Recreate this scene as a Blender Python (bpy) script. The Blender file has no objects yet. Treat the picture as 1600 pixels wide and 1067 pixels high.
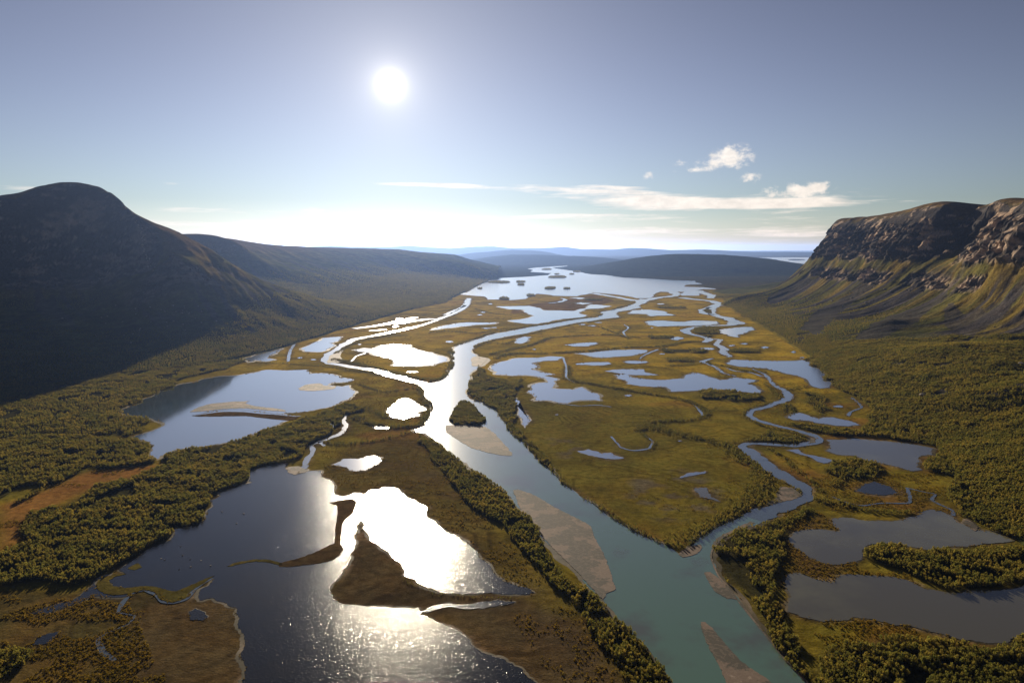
import bpy, math, random
import numpy as np
from mathutils import Vector

rnd = random.Random(7)
RNG = np.random.default_rng(11)
C = bpy.context.scene.collection
sc = bpy.context.scene

# ------------------------------------------------------------------ camera, sky, sun, exposure
H = 330.0                                   # drone height above the delta, metres
W, HT, FPX = 1600.0, 1067.0, 1600.0 * 24 / 36
HORIZON_Y = 388.0
PITCH = math.atan((HT / 2 - HORIZON_Y) / FPX)

cam_d = bpy.data.cameras.new('camera'); cam = bpy.data.objects.new('camera', cam_d); C.objects.link(cam)
cam_d.lens = 24; cam_d.sensor_width = 36; cam_d.clip_start = 1; cam_d.clip_end = 200000
cam.location = (0, 0, H); cam.rotation_euler = (math.pi / 2 - PITCH, 0, 0)
sc.camera = cam

def ray(px, py):
    x = (px - W / 2) / FPX; u = (HT / 2 - py) / FPX
    return np.array([x, math.cos(PITCH) + u * math.sin(PITCH), -math.sin(PITCH) + u * math.cos(PITCH)])
def G(px, py, z=0.0):                       # survey a point of the valley floor
    d = ray(px, py); t = (z - H) / d[2]
    return (d[0] * t, d[1] * t)
def P(px, py, D):                           # survey a point at a known distance up the valley
    d = ray(px, py); t = D / d[1]
    return (d[0] * t, D, H + d[2] * t)

SUN = ray(610, 133); SUN = SUN / np.linalg.norm(SUN)
SUN_EL = math.asin(SUN[2]); SUN_AZ = math.atan2(SUN[0], SUN[1])    # azimuth from +Y towards +X

SKY_STRENGTH = 0.05
SUN_STRENGTH = 5.0
EXPOSURE = 0.9
world = bpy.data.worlds.new('World'); sc.world = world; world.use_nodes = True
nt = world.node_tree; N = nt.nodes; L = nt.links
N.clear()
def nd(nt_, t, **kw):
    n = nt_.nodes.new(t)
    for k, v in kw.items(): setattr(n, k, v)
    return n
def mth(nt_, op, a, b=None, c=None, clamp=False):
    n = nt_.nodes.new('ShaderNodeMath'); n.operation = op; n.use_clamp = clamp
    for i, v in enumerate((a, b, c)):
        if v is None: continue
        if isinstance(v, (int, float)): n.inputs[i].default_value = v
        else: nt_.links.new(v, n.inputs[i])
    return n.outputs[0]
def mixc(nt_, f, a, b, mode='MIX'):
    n = nt_.nodes.new('ShaderNodeMix'); n.data_type = 'RGBA'; n.blend_type = mode
    for s, v in ((n.inputs[0], f), (n.inputs[6], a), (n.inputs[7], b)):
        if isinstance(v, (int, float)): s.default_value = v
        elif isinstance(v, tuple): s.default_value = (*v, 1) if len(v) == 3 else v
        else: nt_.links.new(v, s)
    return n.outputs[2]
out = nd(nt, 'ShaderNodeOutputWorld'); bg = nd(nt, 'ShaderNodeBackground')
sky = nd(nt, 'ShaderNodeTexSky', sky_type='NISHITA', sun_disc=False)
sky.sun_elevation = SUN_EL; sky.sun_rotation = SUN_AZ
sky.altitude = 800; sky.air_density = 1.0; sky.dust_density = 0.05; sky.ozone_density = 3.0
tc = nd(nt, 'ShaderNodeTexCoord')
sp0 = nd(nt, 'ShaderNodeSeparateXYZ'); cb0 = nd(nt, 'ShaderNodeCombineXYZ'); L.new(tc.outputs['Generated'], sp0.inputs[0])
L.new(sp0.outputs[0], cb0.inputs[0]); L.new(sp0.outputs[1], cb0.inputs[1]); L.new(mth(nt, 'MAXIMUM', sp0.outputs[2], 0.012), cb0.inputs[2]); L.new(cb0.outputs[0], sky.inputs[0])
hs = nd(nt, 'ShaderNodeHueSaturation'); hs.inputs['Saturation'].default_value = 0.58
gm = nd(nt, 'ShaderNodeGamma'); gm.inputs[1].default_value = 1.9; L.new(sky.outputs[0], gm.inputs[0]); L.new(gm.outputs[0], hs.inputs['Color'])
sky_t = mixc(nt, 1.0, hs.outputs[0], (0.139, 0.134, 0.136), 'MULTIPLY')
# aureole round the sun
dot = nd(nt, 'ShaderNodeVectorMath', operation='DOT_PRODUCT'); L.new(tc.outputs['Generated'], dot.inputs[0]); dot.inputs[1].default_value = tuple(SUN)
ang = mth(nt, 'MULTIPLY', mth(nt, 'ARCCOSINE', mth(nt, 'MINIMUM', dot.outputs['Value'], 1.0)), 180 / math.pi)
g1 = mth(nt, 'MULTIPLY', mth(nt, 'EXPONENT', mth(nt, 'MULTIPLY', ang, -1 / 0.34)), 55.0)
g2 = mth(nt, 'MULTIPLY', mth(nt, 'EXPONENT', mth(nt, 'MULTIPLY', ang, -1 / 1.3)), 7.0)
glow = nd(nt, 'ShaderNodeVectorMath', operation='SCALE'); glow.inputs[0].default_value = (1, 0.93, 0.80)
g3 = mth(nt, 'MULTIPLY', mth(nt, 'EXPONENT', mth(nt, 'MULTIPLY', ang, -1 / 11.0)), 3.6)
L.new(mth(nt, 'ADD', mth(nt, 'ADD', g1, g2), g3), glow.inputs['Scale'])
skyc = nd(nt, 'ShaderNodeVectorMath', operation='ADD'); L.new(sky_t, skyc.inputs[0]); L.new(glow.outputs[0], skyc.inputs[1])
# thin cloud, placed by bearing (u) and elevation (v), degrees
sep = nd(nt, 'ShaderNodeSeparateXYZ'); L.new(tc.outputs['Generated'], sep.inputs[0])
az = mth(nt, 'MULTIPLY', mth(nt, 'ARCTAN2', sep.outputs[0], sep.outputs[1]), 180 / math.pi)
el = mth(nt, 'MULTIPLY', mth(nt, 'ARCSINE', sep.outputs[2]), 180 / math.pi)
def cnoise(su, sv, det, off, rough=0.6):
    cb = nd(nt, 'ShaderNodeCombineXYZ'); L.new(mth(nt, 'MULTIPLY', az, su), cb.inputs[0]); L.new(mth(nt, 'MULTIPLY', el, sv), cb.inputs[1]); cb.inputs[2].default_value = off
    n = nd(nt, 'ShaderNodeTexNoise'); n.inputs['Scale'].default_value = 1; n.inputs['Detail'].default_value = det; n.inputs['Roughness'].default_value = rough
    n.inputs['Distortion'].default_value = 0.25
    L.new(cb.outputs[0], n.inputs['Vector']); return n.outputs[0]
def bump2(a0, sa, e0, se):                  # soft spot in the sky
    qa = mth(nt, 'POWER', mth(nt, 'ABSOLUTE', mth(nt, 'DIVIDE', mth(nt, 'SUBTRACT', az, a0), sa)), 2.0)
    qe = mth(nt, 'POWER', mth(nt, 'ABSOLUTE', mth(nt, 'DIVIDE', mth(nt, 'SUBTRACT', el, e0), se)), 2.0)
    return mth(nt, 'EXPONENT', mth(nt, 'MULTIPLY', mth(nt, 'ADD', qa, qe), -1.0))
def azel(px, py):
    d = ray(px, py); d = d / np.linalg.norm(d)
    return math.degrees(math.atan2(d[0], d[1])), math.degrees(math.asin(d[2]))
def spots(lst):
    s = None
    for px, py, wpx, hpx, a in lst:
        a0, e0 = azel(px, py); k = 0.0537
        b = mth(nt, 'MULTIPLY', bump2(a0, wpx * k, e0, hpx * k), a)
        s = b if s is None else mth(nt, 'ADD', s, b)
    return s
def sstep(v, lo, hi):
    n = nd(nt, 'ShaderNodeMapRange', interpolation_type='SMOOTHSTEP'); L.new(v, n.inputs[0])
    n.inputs[1].default_value = lo; n.inputs[2].default_value = hi; return n.outputs[0]
streak = cnoise(0.16, 1.9, 8, 3.1)
bank = spots([(640, 287, 60, 4, .62), (700, 289, 60, 3, .5), (800, 292, 120, 4, .5), (900, 297, 120, 8, .62), (1010, 310, 130, 12, .66), (1130, 318, 150, 9, .66), (1260, 310, 110, 12, .5), (900, 338, 150, 4, .42), (1180, 322, 190, 4, .4)])
low = mth(nt, 'MULTIPLY', mth(nt, 'EXPONENT', mth(nt, 'MULTIPLY', mth(nt, 'POWER', mth(nt, 'DIVIDE', mth(nt, 'SUBTRACT', el, 1.4), 1.3), 2.0), -1.0)), 0.50)
left = spots([(20, 293, 60, 6, .5), (270, 288, 26, 8, .40), (420, 330, 150, 8, .42), (300, 300, 30, 4, .3)])
fld = mth(nt, 'ADD', mth(nt, 'ADD', bank, low), left)
m1 = sstep(mth(nt, 'ADD', mth(nt, 'MULTIPLY', streak, 1.5), mth(nt, 'MULTIPLY', fld, 0.75)), 1.02, 1.45)
puffn = cnoise(0.8, 1.05, 8, 9.7, 0.66)
puff = spots([(1145, 243, 28, 15, 1.0), (1112, 258, 30, 9, .8), (1080, 266, 26, 5, .65), (1018, 275, 14, 8, .8), (1060, 255, 14, 6, .5), (1170, 278, 22, 10, .45), (1255, 298, 36, 12, .85), (1282, 289, 12, 9, .55), (1215, 303, 30, 9, .6)])
m2 = sstep(mth(nt, 'ADD', mth(nt, 'MULTIPLY', puffn, 1.9), mth(nt, 'MULTIPLY', puff, 0.75)), 1.22, 1.75)
m2 = mth(nt, 'MULTIPLY', m2, sstep(puff, 0.12, 0.35))
mcl = mth(nt, 'MAXIMUM', mth(nt, 'MULTIPLY', m1, sstep(fld, 0.06, 0.2)), m2)
cl_col = nd(nt, 'ShaderNodeVectorMath', operation='SCALE'); cl_col.inputs[0].default_value = (1.0, 0.94, 0.84)
shade = mth(nt, 'MULTIPLY_ADD', cnoise(0.9, 1.6, 4, 5.5), 8.0, 8.5)
L.new(shade, cl_col.inputs['Scale'])
final = mixc(nt, mth(nt, 'MULTIPLY', mcl, 0.80), skyc.outputs[0], cl_col.outputs[0])
warm = mth(nt, 'EXPONENT', mth(nt, 'MULTIPLY', mth(nt, 'MAXIMUM', el, 0.0), -1 / 7.0))
final = mixc(nt, warm, final, mixc(nt, 1.0, final, (0.95, 0.82, 0.74), 'MULTIPLY'))
L.new(final, bg.inputs[0]); bg.inputs[1].default_value = SKY_STRENGTH; L.new(bg.outputs[0], out.inputs[0])

sun_d = bpy.data.lights.new('sun', 'SUN'); sun = bpy.data.objects.new('sun', sun_d); C.objects.link(sun)
sun_d.energy = SUN_STRENGTH; sun_d.angle = math.radians(0.53); sun_d.color = (1.0, 0.85, 0.64)
sun.rotation_euler = Vector(tuple(-SUN)).to_track_quat('-Z', 'Y').to_euler()

vs = sc.view_settings
vs.view_transform = 'Standard'; vs.look = 'None'; vs.gamma = 1; vs.use_curve_mapping = False; vs.exposure = EXPOSURE
sc.cycles.use_denoising = True; world.cycles.sampling_method = 'NONE'
try: sc.cycles.denoiser = 'OPENIMAGEDENOISE'
except Exception: pass
sc.cycles.max_bounces = 5; sc.cycles.diffuse_bounces = 1; sc.cycles.glossy_bounces = 3; sc.cycles.transmission_bounces = 2
sc.cycles.volume_bounces = 0; sc.cycles.transparent_max_bounces = 4
sc.cycles.sample_clamp_direct = 0; sc.cycles.sample_clamp_indirect = 4
sc.cycles.use_adaptive_sampling = False

# ------------------------------------------------------------------ numeric helpers
def _hash(ix, iy, iz, seed):
    h = (ix.astype(np.int64) * 374761393 + iy.astype(np.int64) * 668265263 + iz.astype(np.int64) * 2147483647 + seed * 144269) & 0xFFFFFFFF
    h = ((h ^ (h >> 13)) * 1274126177) & 0xFFFFFFFF
    h = (h ^ (h >> 16)) & 0xFFFFFFFF
    return h / 4294967295.0
def vnoise(x, y, z=None, seed=0):
    x = np.asarray(x, float); y = np.asarray(y, float)
    z = np.zeros_like(x) if z is None else np.asarray(z, float)
    ix, iy, iz = np.floor(x), np.floor(y), np.floor(z)
    fx, fy, fz = x - ix, y - iy, z - iz
    fx, fy, fz = [f * f * (3 - 2 * f) for f in (fx, fy, fz)]
    r = 0
    for dx in (0, 1):
        for dy in (0, 1):
            for dz in (0, 1):
                w = (fx if dx else 1 - fx) * (fy if dy else 1 - fy) * (fz if dz else 1 - fz)
                r = r + w * _hash(ix + dx, iy + dy, iz + dz, seed)
    return r * 2 - 1
def fbm(x, y, z=None, oct=4, seed=0, gain=0.5):
    s = 0; a = 1.0; t = 0; f = 1.0
    for o in range(oct):
        s = s + a * vnoise(np.asarray(x) * f, np.asarray(y) * f, None if z is None else np.asarray(z) * f, seed + o * 17)
        t += a; a *= gain; f *= 2.03
    return s / t
def sm(x, lo, hi):
    t = np.clip((x - lo) / (hi - lo), 0, 1); return t * t * (3 - 2 * t)
def inpoly(x, y, poly):
    poly = np.asarray(poly); res = np.zeros(x.shape, bool)
    x0, y0 = poly.min(0); x1, y1 = poly.max(0)
    idx = np.nonzero((x >= x0) & (x <= x1) & (y >= y0) & (y <= y1))[0]
    if len(idx) == 0: return res
    X = x[idx]; Y = y[idx]; c = np.zeros(len(idx), bool)
    a = poly; b = np.roll(poly, -1, 0)
    for (ax, ay), (bx, by) in zip(a, b):
        if ay == by: continue
        m = (ay > Y) != (by > Y)
        c ^= m & (X < (bx - ax) * (Y - ay) / (by - ay) + ax)
    res[idx] = c
    return res
def catmull(pts, closed, step):
    pts = np.asarray(pts, float); n = len(pts); o = []
    rng = range(n) if closed else range(n - 1)
    for i in rng:
        if closed: p0, p1, p2, p3 = pts[i - 1], pts[i], pts[(i + 1) % n], pts[(i + 2) % n]
        else: p0, p1, p2, p3 = pts[max(i - 1, 0)], pts[i], pts[i + 1], pts[min(i + 2, n - 1)]
        k = max(1, min(24, int(np.linalg.norm(p2[:2] - p1[:2]) / step)))
        for j in range(k):
            t = j / k
            q = 0.5 * (2 * p1 + (p2 - p0) * t + (2 * p0 - 5 * p1 + 4 * p2 - p3) * t * t + (3 * p1 - p0 - 3 * p2 + p3) * t ** 3)
            l = p1 + (p2 - p1) * t
            o.append(0.55 * q + 0.45 * l)
    if not closed: o.append(pts[-1])
    return np.array(o)
def rough(poly, amp=0.13, minlen=5.0, seed=1, closed=True):
    r = random.Random(seed); pts = [tuple(p) for p in poly]
    for it in range(4):
        o = []; n = len(pts); ch = False
        for i in range(n if closed else n - 1):
            a = pts[i]; b = pts[(i + 1) % n]; dx, dy = b[0] - a[0], b[1] - a[1]; ln = math.hypot(dx, dy)
            o.append(a)
            if ln > minlen:
                k = r.uniform(-amp, amp); ch = True
                o.append(((a[0] + b[0]) / 2 - dy * k, (a[1] + b[1]) / 2 + dx * k))
        if not closed: o.append(pts[-1])
        pts = o
        if not ch: break
    return np.array(pts)

# ------------------------------------------------------------------ object helpers
def tag(o, label=None, cat=None, group=None, kind=None):
    if label: o['label'] = label
    if cat: o['category'] = cat
    if group: o['group'] = group
    if kind: o['kind'] = kind
    return o
def link(name, me, mats=(), parent=None):
    o = bpy.data.objects.new(name, me); C.objects.link(o)
    for m in (mats if isinstance(mats, (list, tuple)) else [mats]):
        if me is not None and m.name not in [x.name for x in me.materials if x]: me.materials.append(m)
    if parent: o.parent = parent
    return o
def mesh_np(name, v, f, smooth=False):      # v (n,3), f (m,k)
    me = bpy.data.meshes.new(name); v = np.asarray(v, np.float32); f = np.asarray(f, np.int32); k = f.shape[1]
    me.vertices.add(len(v)); me.vertices.foreach_set('co', v.ravel())
    me.loops.add(f.size); me.loops.foreach_set('vertex_index', f.ravel())
    me.polygons.add(len(f)); me.polygons.foreach_set('loop_start', np.arange(0, f.size, k, dtype=np.int32))
    me.polygons.foreach_set('loop_total', np.full(len(f), k, np.int32))
    me.polygons.foreach_set('use_smooth', np.full(len(f), smooth))
    me.update(calc_edges=True)
    return me
def ngon(name, poly, z):
    me = bpy.data.meshes.new(name)
    me.from_pydata([(p[0], p[1], z) for p in poly], [], [list(range(len(poly)))])
    me.update()
    if me.polygons[0].normal.z < 0: me.flip_normals()
    return me
def strip(name, ctr, widths, z):
    ctr = np.asarray(ctr); t = np.gradient(ctr, axis=0); t /= np.linalg.norm(t, axis=1)[:, None] + 1e-9
    nrm = np.stack([-t[:, 1], t[:, 0]], 1)
    a = ctr + nrm * (widths / 2)[:, None]; b = ctr - nrm * (widths / 2)[:, None]
    n = len(ctr); v = np.concatenate([np.c_[a, np.full(n, z)], np.c_[b, np.full(n, z)]])
    f = [(i + n, i + n + 1, i + 1, i) for i in range(n - 1)]
    me = mesh_np(name, v, f)
    return me, np.concatenate([a, b[::-1]])
def color_attr(me, col, name='cover'):
    at = me.color_attributes.new(name, 'FLOAT_COLOR', 'POINT')
    at.data.foreach_set('color', np.c_[col, np.ones(len(col))].astype(np.float32).ravel())

# ------------------------------------------------------------------ materials
def mat(name):
    m = bpy.data.materials.new(name); m.use_nodes = True; m.node_tree.nodes.clear(); return m
def noise_n(nt_, vec, scale, det=4, rough_=0.55):
    n = nt_.nodes.new('ShaderNodeTexNoise'); n.inputs['Scale'].default_value = scale; n.inputs['Detail'].default_value = det; n.inputs['Roughness'].default_value = rough_
    nt_.links.new(vec, n.inputs['Vector']); return n.outputs[0]
def ramp(nt_, v, lo, hi, a=0.0, b=1.0):
    n = nt_.nodes.new('ShaderNodeMapRange'); n.interpolation_type = 'SMOOTHSTEP'; nt_.links.new(v, n.inputs[0])
    n.inputs[1].default_value = lo; n.inputs[2].default_value = hi; n.inputs[3].default_value = a; n.inputs[4].default_value = b
    return n.outputs[0]
def cover_mat(name, bump_scale, bump_str, bump_dist, rgh=0.9, sheen=0.0, var=((0.35, 1.6), (0.05, 0.6)), tint=(1.25, 1.0, 0.7), scars=False):
    m = mat(name); t = m.node_tree
    o = nd(t, 'ShaderNodeOutputMaterial'); p = nd(t, 'ShaderNodeBsdfPrincipled'); a = nd(t, 'ShaderNodeAttribute', attribute_name='cover')
    g = nd(t, 'ShaderNodeNewGeometry'); pos = g.outputs['Position']
    n1 = noise_n(t, pos, var[0][0] if False else 0.012, 6, 0.62); n2 = noise_n(t, pos, 0.11, 5, 0.65); n3 = noise_n(t, pos, 0.55, 3, 0.7)
    f = mth(t, 'MULTIPLY', ramp(t, n1, 0.25, 0.75, 0.72, 1.28), mth(t, 'MULTIPLY', ramp(t, n2, 0.2, 0.8, 0.62, 1.38), ramp(t, n3, 0.2, 0.8, 0.72, 1.28)))
    sc_ = nd(t, 'ShaderNodeVectorMath', operation='SCALE'); t.links.new(a.outputs['Color'], sc_.inputs[0]); t.links.new(f, sc_.inputs['Scale'])
    if scars:
        nb = noise_n(t, pos, 0.0042, 2, 0.45); band = mth(t, 'SINE', mth(t, 'MULTIPLY', nb, 150.0)); fade = ramp(t, noise_n(t, pos, 0.009, 3, 0.5), 0.42, 0.62)
        f = mth(t, 'MULTIPLY', f, mth(t, 'ADD', 1.0, mth(t, 'MULTIPLY', mth(t, 'MULTIPLY', ramp(t, band, 0.2, 1.0), fade), -0.34)))
        spk = ramp(t, noise_n(t, pos, 0.30, 4, 0.75), 0.56, 0.70); f = mth(t, 'MULTIPLY', f, mth(t, 'ADD', 1.0, mth(t, 'MULTIPLY', spk, -0.38)))
        t.links.new(f, sc_.inputs['Scale'])
    tn = ramp(t, noise_n(t, pos, 0.03, 5, 0.6), 0.35, 0.7)
    mul = nd(t, 'ShaderNodeVectorMath', operation='MULTIPLY'); t.links.new(sc_.outputs[0], mul.inputs[0]); mul.inputs[1].default_value = tint
    col = mixc(t, mth(t, 'MULTIPLY', tn, 0.6), sc_.outputs[0], mul.outputs[0])
    t.links.new(col, p.inputs['Base Color']); p.inputs['Roughness'].default_value = rgh; p.inputs['Specular IOR Level'].default_value = 0.0
    bn = mth(t, 'ADD', noise_n(t, pos, bump_scale, 5, 0.7), mth(t, 'MULTIPLY', noise_n(t, pos, bump_scale * 0.22, 4, 0.6), 1.6))
    b = nd(t, 'ShaderNodeBump'); b.inputs['Strength'].default_value = bump_str; b.inputs['Distance'].default_value = bump_dist
    t.links.new(bn, b.inputs['Height']); t.links.new(b.outputs[0], p.inputs['Normal'])
    t.links.new(p.outputs[0], o.inputs[0])
    return m
M_GROUND = cover_mat('marsh_ground', 0.45, 0.9, 0.6, tint=(1.18, 0.98, 0.75), scars=True)
M_MOUNT = cover_mat('mountain_side', 0.22, 0.9, 3.0, tint=(1.12, 1.0, 0.88))
M_FAR = cover_mat('far_hill', 0.01, 0.5, 8.0, tint=(1.05, 1.0, 0.95))

def water_mat(name, deep, shallow, rgh, w1, s1, w2=0.0, s2=0.0, patch=0.006, thr=(0.45, 0.7), wind=None, fp=3.6):
    m = mat(name); t = m.node_tree
    o = nd(t, 'ShaderNodeOutputMaterial'); p = nd(t, 'ShaderNodeBsdfPrincipled'); g = nd(t, 'ShaderNodeNewGeometry'); pos = g.outputs['Position']
    f = ramp(t, noise_n(t, pos, patch, 5, 0.6), *thr)
    p = nd(t, 'ShaderNodeBsdfDiffuse'); gl = nd(t, 'ShaderNodeBsdfGlossy'); mx = nd(t, 'ShaderNodeMixShader'); lw = nd(t, 'ShaderNodeLayerWeight')
    t.links.new(mixc(t, f, deep, shallow), p.inputs['Color']); lw.inputs[0].default_value = 0.5
    fres = mth(t, 'MULTIPLY_ADD', mth(t, 'POWER', lw.outputs['Facing'], fp), 0.98, 0.02)
    t.links.new(fres, mx.inputs[0]); t.links.new(p.outputs[0], mx.inputs[1]); t.links.new(gl.outputs[0], mx.inputs[2])
    gl.inputs['Roughness'].default_value = rgh
    hgt = mth(t, 'MULTIPLY', noise_n(t, pos, w1, 3, 0.6), s1)
    if s2: hgt = mth(t, 'ADD', hgt, mth(t, 'MULTIPLY', noise_n(t, pos, w2, 2, 0.5), s2))
    b = nd(t, 'ShaderNodeBump'); b.inputs['Distance'].default_value = 1.0; b.inputs['Strength'].default_value = 1.0
    if wind:                                # wind lanes: ripples come and go over the water
        wn = ramp(t, noise_n(t, pos, wind[0], 4, 0.55), wind[1], wind[2], wind[3], 1.0)
        hgt = mth(t, 'MULTIPLY', hgt, wn)
        t.links.new(mth(t, 'MULTIPLY', wn, rgh), gl.inputs['Roughness'])
    t.links.new(hgt, b.inputs['Height']); t.links.new(b.outputs[0], gl.inputs['Normal'])
    t.links.new(mx.outputs[0], o.inputs[0])
    return m
M_LAKE_WINDY = water_mat('dark_rippled_water', (0.008, 0.010, 0.016), (0.016, 0.015, 0.013), 0.13, 1.6, 0.06, 0.62, 0.28, fp=3.8)
M_POND = water_mat('calm_pond_water', (0.05, 0.055, 0.045), (0.075, 0.075, 0.055), 0.10, 0.5, 0.006, fp=1.3)
M_POND_A = water_mat('green_pond_water', (0.085, 0.10, 0.058), (0.075, 0.11, 0.085), 0.06, 0.5, 0.004, fp=1.35)
M_SILT = water_mat('silty_pond_water', (0.080, 0.076, 0.058), (0.135, 0.132, 0.085), 0.12, 0.5, 0.006, fp=3.2)
M_RIVER = water_mat('glacial_river_water', (0.088, 0.160, 0.122), (0.080, 0.096, 0.080), 0.15, 0.8, 0.025, fp=2.4, patch=0.010, thr=(0.48, 0.66))
M_STREAM = water_mat('stream_water', (0.05, 0.07, 0.075), (0.06, 0.065, 0.06), 0.14, 0.6, 0.012, fp=2.4)
M_BIGLAKE = water_mat('far_lake_water', (0.03, 0.04, 0.05), (0.04, 0.05, 0.055), 0.16, 0.2, 0.02, patch=0.001, fp=1.5)

def sand_mat():
    m = mat('river_sand'); t = m.node_tree
    o = nd(t, 'ShaderNodeOutputMaterial'); p = nd(t, 'ShaderNodeBsdfPrincipled'); g = nd(t, 'ShaderNodeNewGeometry'); pos = g.outputs['Position']
    n1 = noise_n(t, pos, 0.022, 7, 0.68); n2 = noise_n(t, pos, 0.5, 5, 0.7)
    c = mixc(t, ramp(t, n1, 0.485, 0.52), (0.060, 0.054, 0.043), (0.150, 0.110, 0.085))
    c = mixc(t, ramp(t, n1, 0.60, 0.66), c, (0.29, 0.225, 0.175))
    rip = mth(t, 'SINE', mth(t, 'MULTIPLY', noise_n(t, pos, 0.03, 5, 0.6), 70.0))
    c = mixc(t, mth(t, 'MULTIPLY', ramp(t, rip, 0.3, 1.0), 0.22), c, (0.27, 0.21, 0.165))
    c = mixc(t, mth(t, 'MULTIPLY', ramp(t, n2, 0.35, 0.75), 0.25), c, (0.12, 0.09, 0.07))
    t.links.new(c, p.inputs['Base Color']); p.inputs['Roughness'].default_value = 0.8; p.inputs['Specular IOR Level'].default_value = 0.08
    b = nd(t, 'ShaderNodeBump'); b.inputs['Distance'].default_value = 0.4; b.inputs['Strength'].default_value = 0.5
    t.links.new(n2, b.inputs['Height']); t.links.new(b.outputs[0], p.inputs['Normal']); t.links.new(p.outputs[0], o.inputs[0])
    return m
M_SAND = sand_mat()
def mud_mat():
    m = mat('wet_mud'); t = m.node_tree
    o = nd(t, 'ShaderNodeOutputMaterial'); p = nd(t, 'ShaderNodeBsdfPrincipled'); g = nd(t, 'ShaderNodeNewGeometry'); pos = g.outputs['Position']
    c = mixc(t, ramp(t, noise_n(t, pos, 0.035, 4, 0.6), 0.42, 0.62), (0.050, 0.040, 0.022), (0.105, 0.080, 0.048))
    c = mixc(t, ramp(t, noise_n(t, pos, 0.012, 3, 0.5), 0.58, 0.70), c, (0.24, 0.185, 0.135))
    c = mixc(t, mth(t, 'MULTIPLY', ramp(t, noise_n(t, pos, 0.5, 4, 0.7), 0.4, 0.65), 0.6), c, (0.045, 0.042, 0.016))
    t.links.new(c, p.inputs['Base Color']); p.inputs['Roughness'].default_value = 0.75; p.inputs['Specular IOR Level'].default_value = 0.05
    t.links.new(p.outputs[0], o.inputs[0]); return m
M_MUD = mud_mat()
def leaf_mat(name, c1, c2, c3):
    m = mat(name); t = m.node_tree
    o = nd(t, 'ShaderNodeOutputMaterial'); d = nd(t, 'ShaderNodeBsdfDiffuse'); tr = nd(t, 'ShaderNodeBsdfTranslucent'); mx = nd(t, 'ShaderNodeMixShader')
    oi = nd(t, 'ShaderNodeObjectInfo'); g = nd(t, 'ShaderNodeNewGeometry')
    n1 = ramp(t, noise_n(t, g.outputs['Position'], 0.02, 4, 0.6), 0.35, 0.7)
    c = mixc(t, oi.outputs['Random'], c1, c2); c = mixc(t, mth(t, 'MULTIPLY', n1, 0.55), c, c3)
    t.links.new(c, d.inputs[0])
    br = nd(t, 'ShaderNodeVectorMath', operation='MULTIPLY'); t.links.new(c, br.inputs[0]); br.inputs[1].default_value = (2.3, 1.9, 0.8)
    t.links.new(br.outputs[0], tr.inputs[0]); mx.inputs[0].default_value = 0.5
    t.links.new(d.outputs[0], mx.inputs[1]); t.links.new(tr.outputs[0], mx.inputs[2]); t.links.new(mx.outputs[0], o.inputs[0])
    return m
M_LEAF = leaf_mat('birch_leaves', (0.082, 0.094, 0.040), (0.165, 0.142, 0.052), (0.058, 0.080, 0.036))
M_SHRUB = leaf_mat('willow_leaves', (0.085, 0.070, 0.018), (0.12, 0.085, 0.020), (0.07, 0.066, 0.018))
def plain(name, c, r=0.9):
    m = mat(name); t = m.node_tree; o = nd(t, 'ShaderNodeOutputMaterial'); p = nd(t, 'ShaderNodeBsdfPrincipled'); g = nd(t, 'ShaderNodeNewGeometry')
    n = ramp(t, noise_n(t, g.outputs['Position'], 0.8, 5, 0.65), 0.25, 0.75, 0.6, 1.4)
    s = nd(t, 'ShaderNodeVectorMath', operation='SCALE'); s.inputs[0].default_value = c; t.links.new(n, s.inputs['Scale'])
    t.links.new(s.outputs[0], p.inputs['Base Color']); p.inputs['Roughness'].default_value = r; p.inputs['Specular IOR Level'].default_value = 0.1
    t.links.new(p.outputs[0], o.inputs[0]); return m
M_BARK = plain('birch_bark', (0.16, 0.14, 0.12))
M_ROCK = plain('pale_boulder_rock', (0.30, 0.26, 0.22))

# ------------------------------------------------------------------ the water of the delta (surveyed outlines)
exec_water = None
WATER = []          # world polygons of all water, for masks
def gp(pts): return np.array([G(*p) for p in pts])
def margin(w, z, wd, parent):               # wet mud between the water and the sedge
    n = len(w); t = np.roll(w, -1, 0) - np.roll(w, 1, 0); t = t / (np.linalg.norm(t, axis=1)[:, None] + 1e-9); q = np.stack([t[:, 1], -t[:, 0]], 1)
    if np.sum(w[:, 0] * np.roll(w[:, 1], -1) - np.roll(w[:, 0], -1) * w[:, 1]) < 0: q = -q
    k = .25 + 1.5 * np.clip(fbm(w[:, 0] / (wd * 9), w[:, 1] / (wd * 9), oct=3, seed=15) + .45, 0, 1.2)
    o_ = w + q * (wd * k)[:, None]; i_ = w - q * wd * .25
    v = np.concatenate([np.c_[o_, np.full(n, .05)], np.c_[i_, np.full(n, z - .06)]]); v[:, 2] += np.random.default_rng(n).uniform(-.02, .02, 2 * n)
    i = np.arange(n); j = (i + 1) % n
    me = mesh_np('mud_margin', v, np.stack([i, j, j + n, i + n], 1))
    link('mud_margin', me, M_MUD, parent)
def pond(name, pts, m, label, cat='pond', z=0.30, group=None, amp=0.20, minlen=2.5, ms=None, smooth=True):
    w = gp(pts); D = w[:, 1].mean(); s = max(2.2, D * 0.0032)
    if smooth: w = catmull(rough(w, .11, s * 4, seed=len(WATER) + 40), True, s * 1.6)
    w = rough(w, amp, max(minlen, s), seed=len(WATER) + 3)
    WATER.append(w)
    o = tag(link(name, ngon(name, w, z), m), label, cat, group, 'structure')
    ext = math.sqrt(np.prod(np.ptp(w, axis=0)))
    if D < 3600: margin(w, z, min(np.clip(D * .0032, 1.6, 7.0), ext * .03), o)
    return o
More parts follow.
